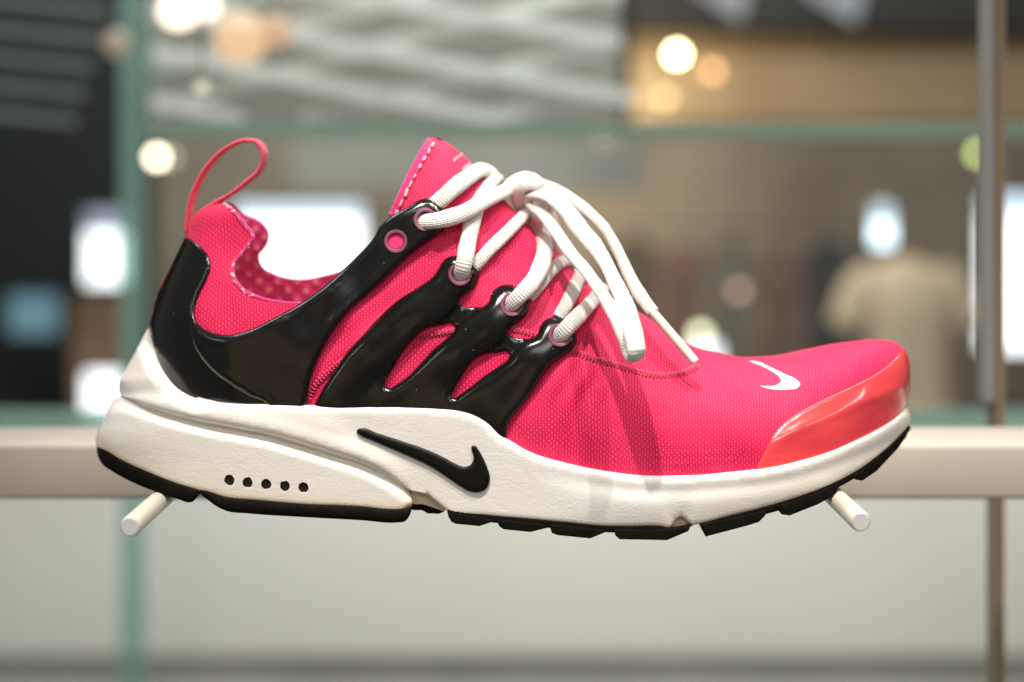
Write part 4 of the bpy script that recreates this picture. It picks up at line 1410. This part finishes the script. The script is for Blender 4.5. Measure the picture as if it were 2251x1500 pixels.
# knot: flattened turns pulled over each other
lace([(1108, 424, 322), (1128, 404, 306), (1154, 395, 294), (1180, 404, 292), (1200, 426, 302), (1208, 452, 322)], [26, 35, 38, 37, 32, 26], 0.6, 'lace_knot', 'abs')
lace([(1146, 462, 332), (1138, 438, 308), (1142, 416, 284), (1160, 404, 274), (1182, 408, 280), (1196, 428, 304)], [22, 29, 33, 32, 26], 0.6, 'lace_knot', 'abs')
lace([(1168, 404, 316), (1184, 424, 282), (1188, 450, 268), (1184, 476, 284), (1178, 498, 322)], [28, 33, 33, 28], 0.6, 'lace_knot', 'abs')
lace([(1194, 440, 336), (1214, 486, 330), (1224, 530, 336), (1230, 568, 352)], [26, 28, 26, 22], 0.6, 'lace_knot', 'abs')
# bow loop: front limb, fold at the bottom, rear limb
lace([(1160, 430, 290), (1186, 428, 262), (1212, 436, 232), (1242, 460, 192), (1274, 502, 146), (1306, 540, 104), (1330, 576, 66), (1350, 616, 24), (1372, 664, -24), (1387, 712, -66), (1396, 752, -98), (1399, 776, -106), (1397, 786, -92), (1389, 776, -82), (1377, 746, -74), (1355, 700, -50), (1326, 650, -6), (1290, 598, 54), (1252, 553, 116), (1220, 506, 180), (1194, 472, 240), (1166, 446, 290)],
     [28, 34, 38, 40, 38, 30, 32, 37, 39, 38, 36, 32, 28, 27, 27, 28, 28, 28, 28], 0.50, 'bow_loop', 'abs', bdir=(0.93, 0.12, 0.30))
lace([(1172, 404, 300), (1204, 412, 290), (1240, 430, 276), (1288, 463, 254), (1328, 502, 230), (1360, 556, 202), (1385, 610, 172), (1410, 654, 142), (1436, 688, 116)],
     [28, 31, 30, 27, 25, 25, 27, 31, 28], 0.66, 'lace_end', 'abs')
le = bpy.data.objects['lace_end']
Ag = spline([(1430, 682, 118), (1440, 693, 114), (1470, 728, 102), (1500, 763, 90), (1522, 789, 82), (1529, 797, 79)], False, 4)
V, Fq, U = sweep(world_near(Ag[:, 0], Ag[:, 1], Ag[:, 2]), np.array([11.0] * (len(Ag) - 2) + [10.8, 9.4]) * S, np.array([10.4] * (len(Ag) - 2) + [10.0, 8.6]) * S, np.broadcast_to(np.array([0, -1.0, 0.3]), (len(Ag), 3)), 16, power=2.2)
mesh_obj('aglet', V, Fq, M['aglet'], le, uv=U, sharp=50)
lace([(1180, 440, 340), (1204, 486, 372), (1222, 530, 400), (1234, 570, 420), (1240, 610, 440)], [28, 30, 28, 26], 0.6, 'lace_end', 'abs')

# fine stray fibres on laces, tongue and collar edges
def fuzz(parent, mat, obj_names, count, length, rad):
    parts = []
    for nm in obj_names:
        me = bpy.data.objects[nm].data
        co = np.empty(len(me.vertices) * 3); me.vertices.foreach_get('co', co); co = co.reshape(-1, 3)
        no = np.empty(len(me.vertices) * 3); me.vertices.foreach_get('normal', no); no = no.reshape(-1, 3)
        idx = rng.choice(len(co), min(count, len(co)), replace=False)
        for i in idx:
            p = co[i]; nrm = no[i]; L = length * S * rng.uniform(0.4, 1.3)
            side = rng.normal(size=3) * 0.7
            pth = np.array([p - nrm * 1 * S, p + nrm * L * 0.45 + side * L * 0.2, p + nrm * L * 0.75 + side * L * 0.7])
            parts.append(sweep(pth, rad * S, rad * S, np.broadcast_to(np.array([0.3, -1.0, 0.2]), (3, 3)), 4, power=2.0, caps=False))
    V, Fq, U = join_parts(parts)
    o = mesh_obj('fuzz', V, Fq, mat, parent, uv=U)
    o['kind'] = 'stuff'
lace_names = [o.name for o in shoe.children if o.type == 'MESH' and o.data.materials[0] == M['lace']]
fuzz(bpy.data.objects['bow_loop'], M['lace'], lace_names, 26, 9, 0.45)
fuzz(bind, M['binding'], [bind.name], 220, 9, 0.5)
